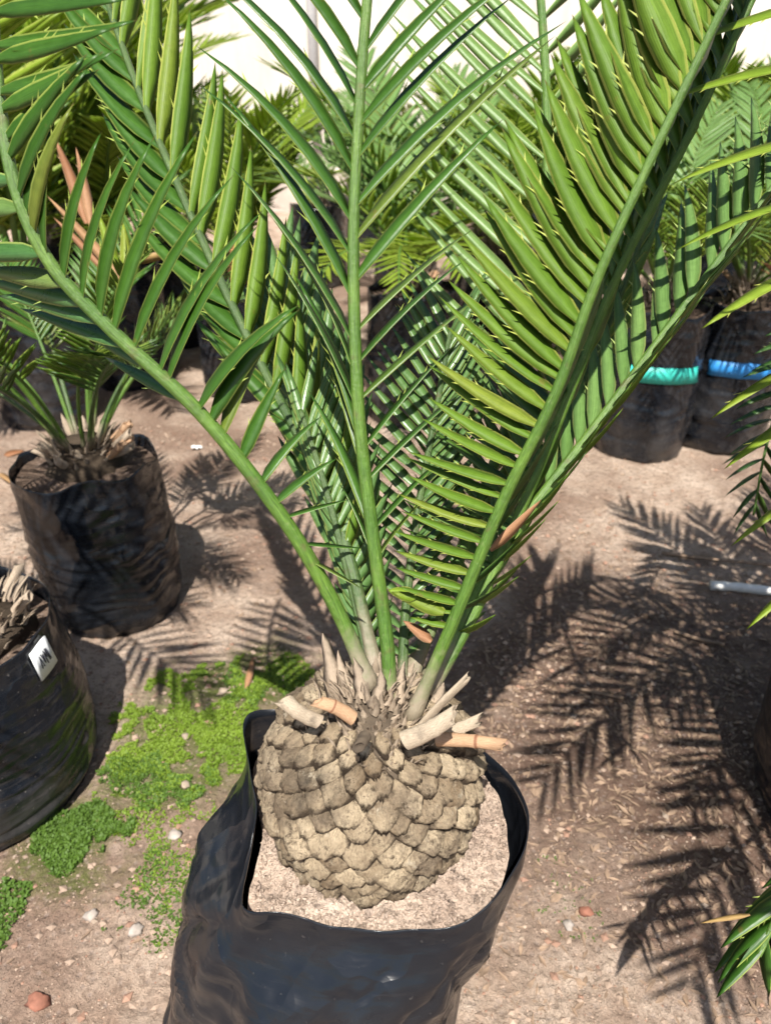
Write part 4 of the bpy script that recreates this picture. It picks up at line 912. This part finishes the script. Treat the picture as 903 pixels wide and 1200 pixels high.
for g, mm, lb_ in zip(gr, ('grit', 'gritp', 'gritr'), ('tan', 'pale', 'reddish')):
    tag(link('gravel', g.build('gravel', [M[mm]], False)), f'{lb_} grit and small gravel scattered over the bare ground', 'gravel', kind='stuff')
lit = MB()
for k in range(5200):                  # crumbled leaf litter, thickest on the right
    x = rg.gauss(.48, .26); y = rg.gauss(.98, .28)
    if k % 6 == 0: x = rg.uniform(-.9, 1.0); y = rg.uniform(.5, 2.0)
    t = rg.uniform(0, 6.283); s = rg.uniform(.003, .013); wd = s * rg.uniform(.12, .4); z = gz(x, y) + .001
    d = Vector((math.cos(t), math.sin(t), rg.uniform(-.05, .35))) * s; sd_ = Vector((-math.sin(t), math.cos(t), rg.uniform(-.3, .3))) * wd; p = Vector((x, y, z))
    lit.add([p - d, p + sd_ + Vector((0, 0, wd * .5)), p + d, p - sd_], [(0, 1, 2, 3)])
tag(link('leaf_litter', lit.build('leaf_litter', [M['twig']], False)), 'brown crumbled leaf litter on the ground to the right', 'litter', kind='stuff')
def stone(px, py, r, mat, label, seed, flat=.6, name='stone'):
    p = at_z(px, py, 0); v, f = rock(r, seed, flat); o = link(name, mesh(name, v, f, [M[mat]])); o.location = (p.x, p.y, gz(p.x, p.y) + r * flat * .45)
    o.rotation_euler = (0, 0, seed); return tag(o, label, 'stone', 'loose stones on the ground')
stone(686, 1070, .010, 'brick', 'brick-red pebble right of the big bag', 3)
stone(218, 921, .009, 'pale', 'white pebble on the moss left of the big bag', 5, .45)
stone(108, 1072, .010, 'stone', 'grey pebble at the lower left below the dark moss', 7)
stone(45, 1175, .016, 'brick', 'large reddish stone in the lower left corner', 9, .5)
stone(262, 812, .009, 'pale', 'pinkish stone at the top edge of the moss', 13)
stone(218, 865, .008, 'pale', 'small pinkish stone in the middle of the moss', 15)
stone(160, 1090, .010, 'stone', 'tan stone between dark moss and big bag', 17, .4)
stone(205, 980, .010, 'stone', 'dark grey stone touching the left side of the big bag', 19)
stone(665, 1085, .009, 'stone', 'grey pebble beside the brick-red pebble', 21)
def stick(pts, r, mat, label, name='stick', cat='stick'):
    P = [at_z(a, b, c) for a, b, c in pts]; Q = catmull(P, 12); c = Q[0].copy(); rr = random.Random(len(label)); m = MB()
    v, f, uv = tube([q - c for q in Q], [r * rr.uniform(.85, 1.1) for _ in Q], 8); m.add(v, f, 0, uv); o = link(name, m.build(name, [M[mat]])); o.location = c; return tag(o, label, cat, 'sticks lying on the ground')
stick([(832, 686, .012), (862, 688, .012), (905, 693, .012), (960, 700, .012)], .011, 'stickw', 'white bleached stick at the right edge')
stick([(790, 740, .006), (815, 748, .007), (848, 756, .006)], .004, 'twig', 'brown twig below the white stick')
stick([(775, 648, .006), (830, 655, .008), (903, 662, .006)], .004, 'twig', 'long thin twig above the white stick')
stick([(668, 805, .005), (700, 812, .006), (730, 818, .005)], .003, 'twig', 'short brown twig on the shaded ground right of the trunk')
def scrap(px, py, s, mat, label, seed, name='paper_scrap', cat='litter'):
    p = at_z(px, py, 0); rr = random.Random(seed); v = []; f = []; n = 6
    for j in range(n):
        for i in range(n): v.append(((i / (n - 1) - .5) * s * (1 + .3 * rr.uniform(-1, 1)), (j / (n - 1) - .5) * s * .7 * (1 + .3 * rr.uniform(-1, 1)), .004 + .012 * rr.random()))
    for j in range(n - 1):
        for i in range(n - 1): a = j * n + i; f.append((a, a + 1, a + n + 1, a + n))
    o = link(name, mesh(name, v, f, [M[mat]])); o.location = (p.x, p.y, gz(p.x, p.y)); return tag(o, label, cat)
scrap(231, 528, .026, 'paper', 'crumpled white scrap on the ground behind the left frond', 2)
def dryleaf(px, py, tx, ty, w_, label, name='dry_leaf'):
    a = at_z(px, py, .006); b = at_z(tx, ty, .012); D = b - a; L = D.length; D.normalize(); Z = Vector((.2, -.3, 1)).normalized(); W = Z.cross(D).normalized(); Z = D.cross(W)
    return tag(link(name, leaf_mesh(w_ / L, .1, -.2, 6, 0, 2, 'dry', 'dry'), None, leaf_matrix(a, D, W, Z, L)), label, 'dry leaf', 'dry leaves on the ground')
dryleaf(288, 808, 296, 768, .014, 'curled dry leaf standing behind the big bag, left of the trunk')
dryleaf(5, 535, 30, 528, .03, 'tan dry leaf on the ground left of the slender-stalked cycad')
dryleaf(0, 555, 22, 572, .02, 'second tan dry leaf at the left edge, nearer than the first')
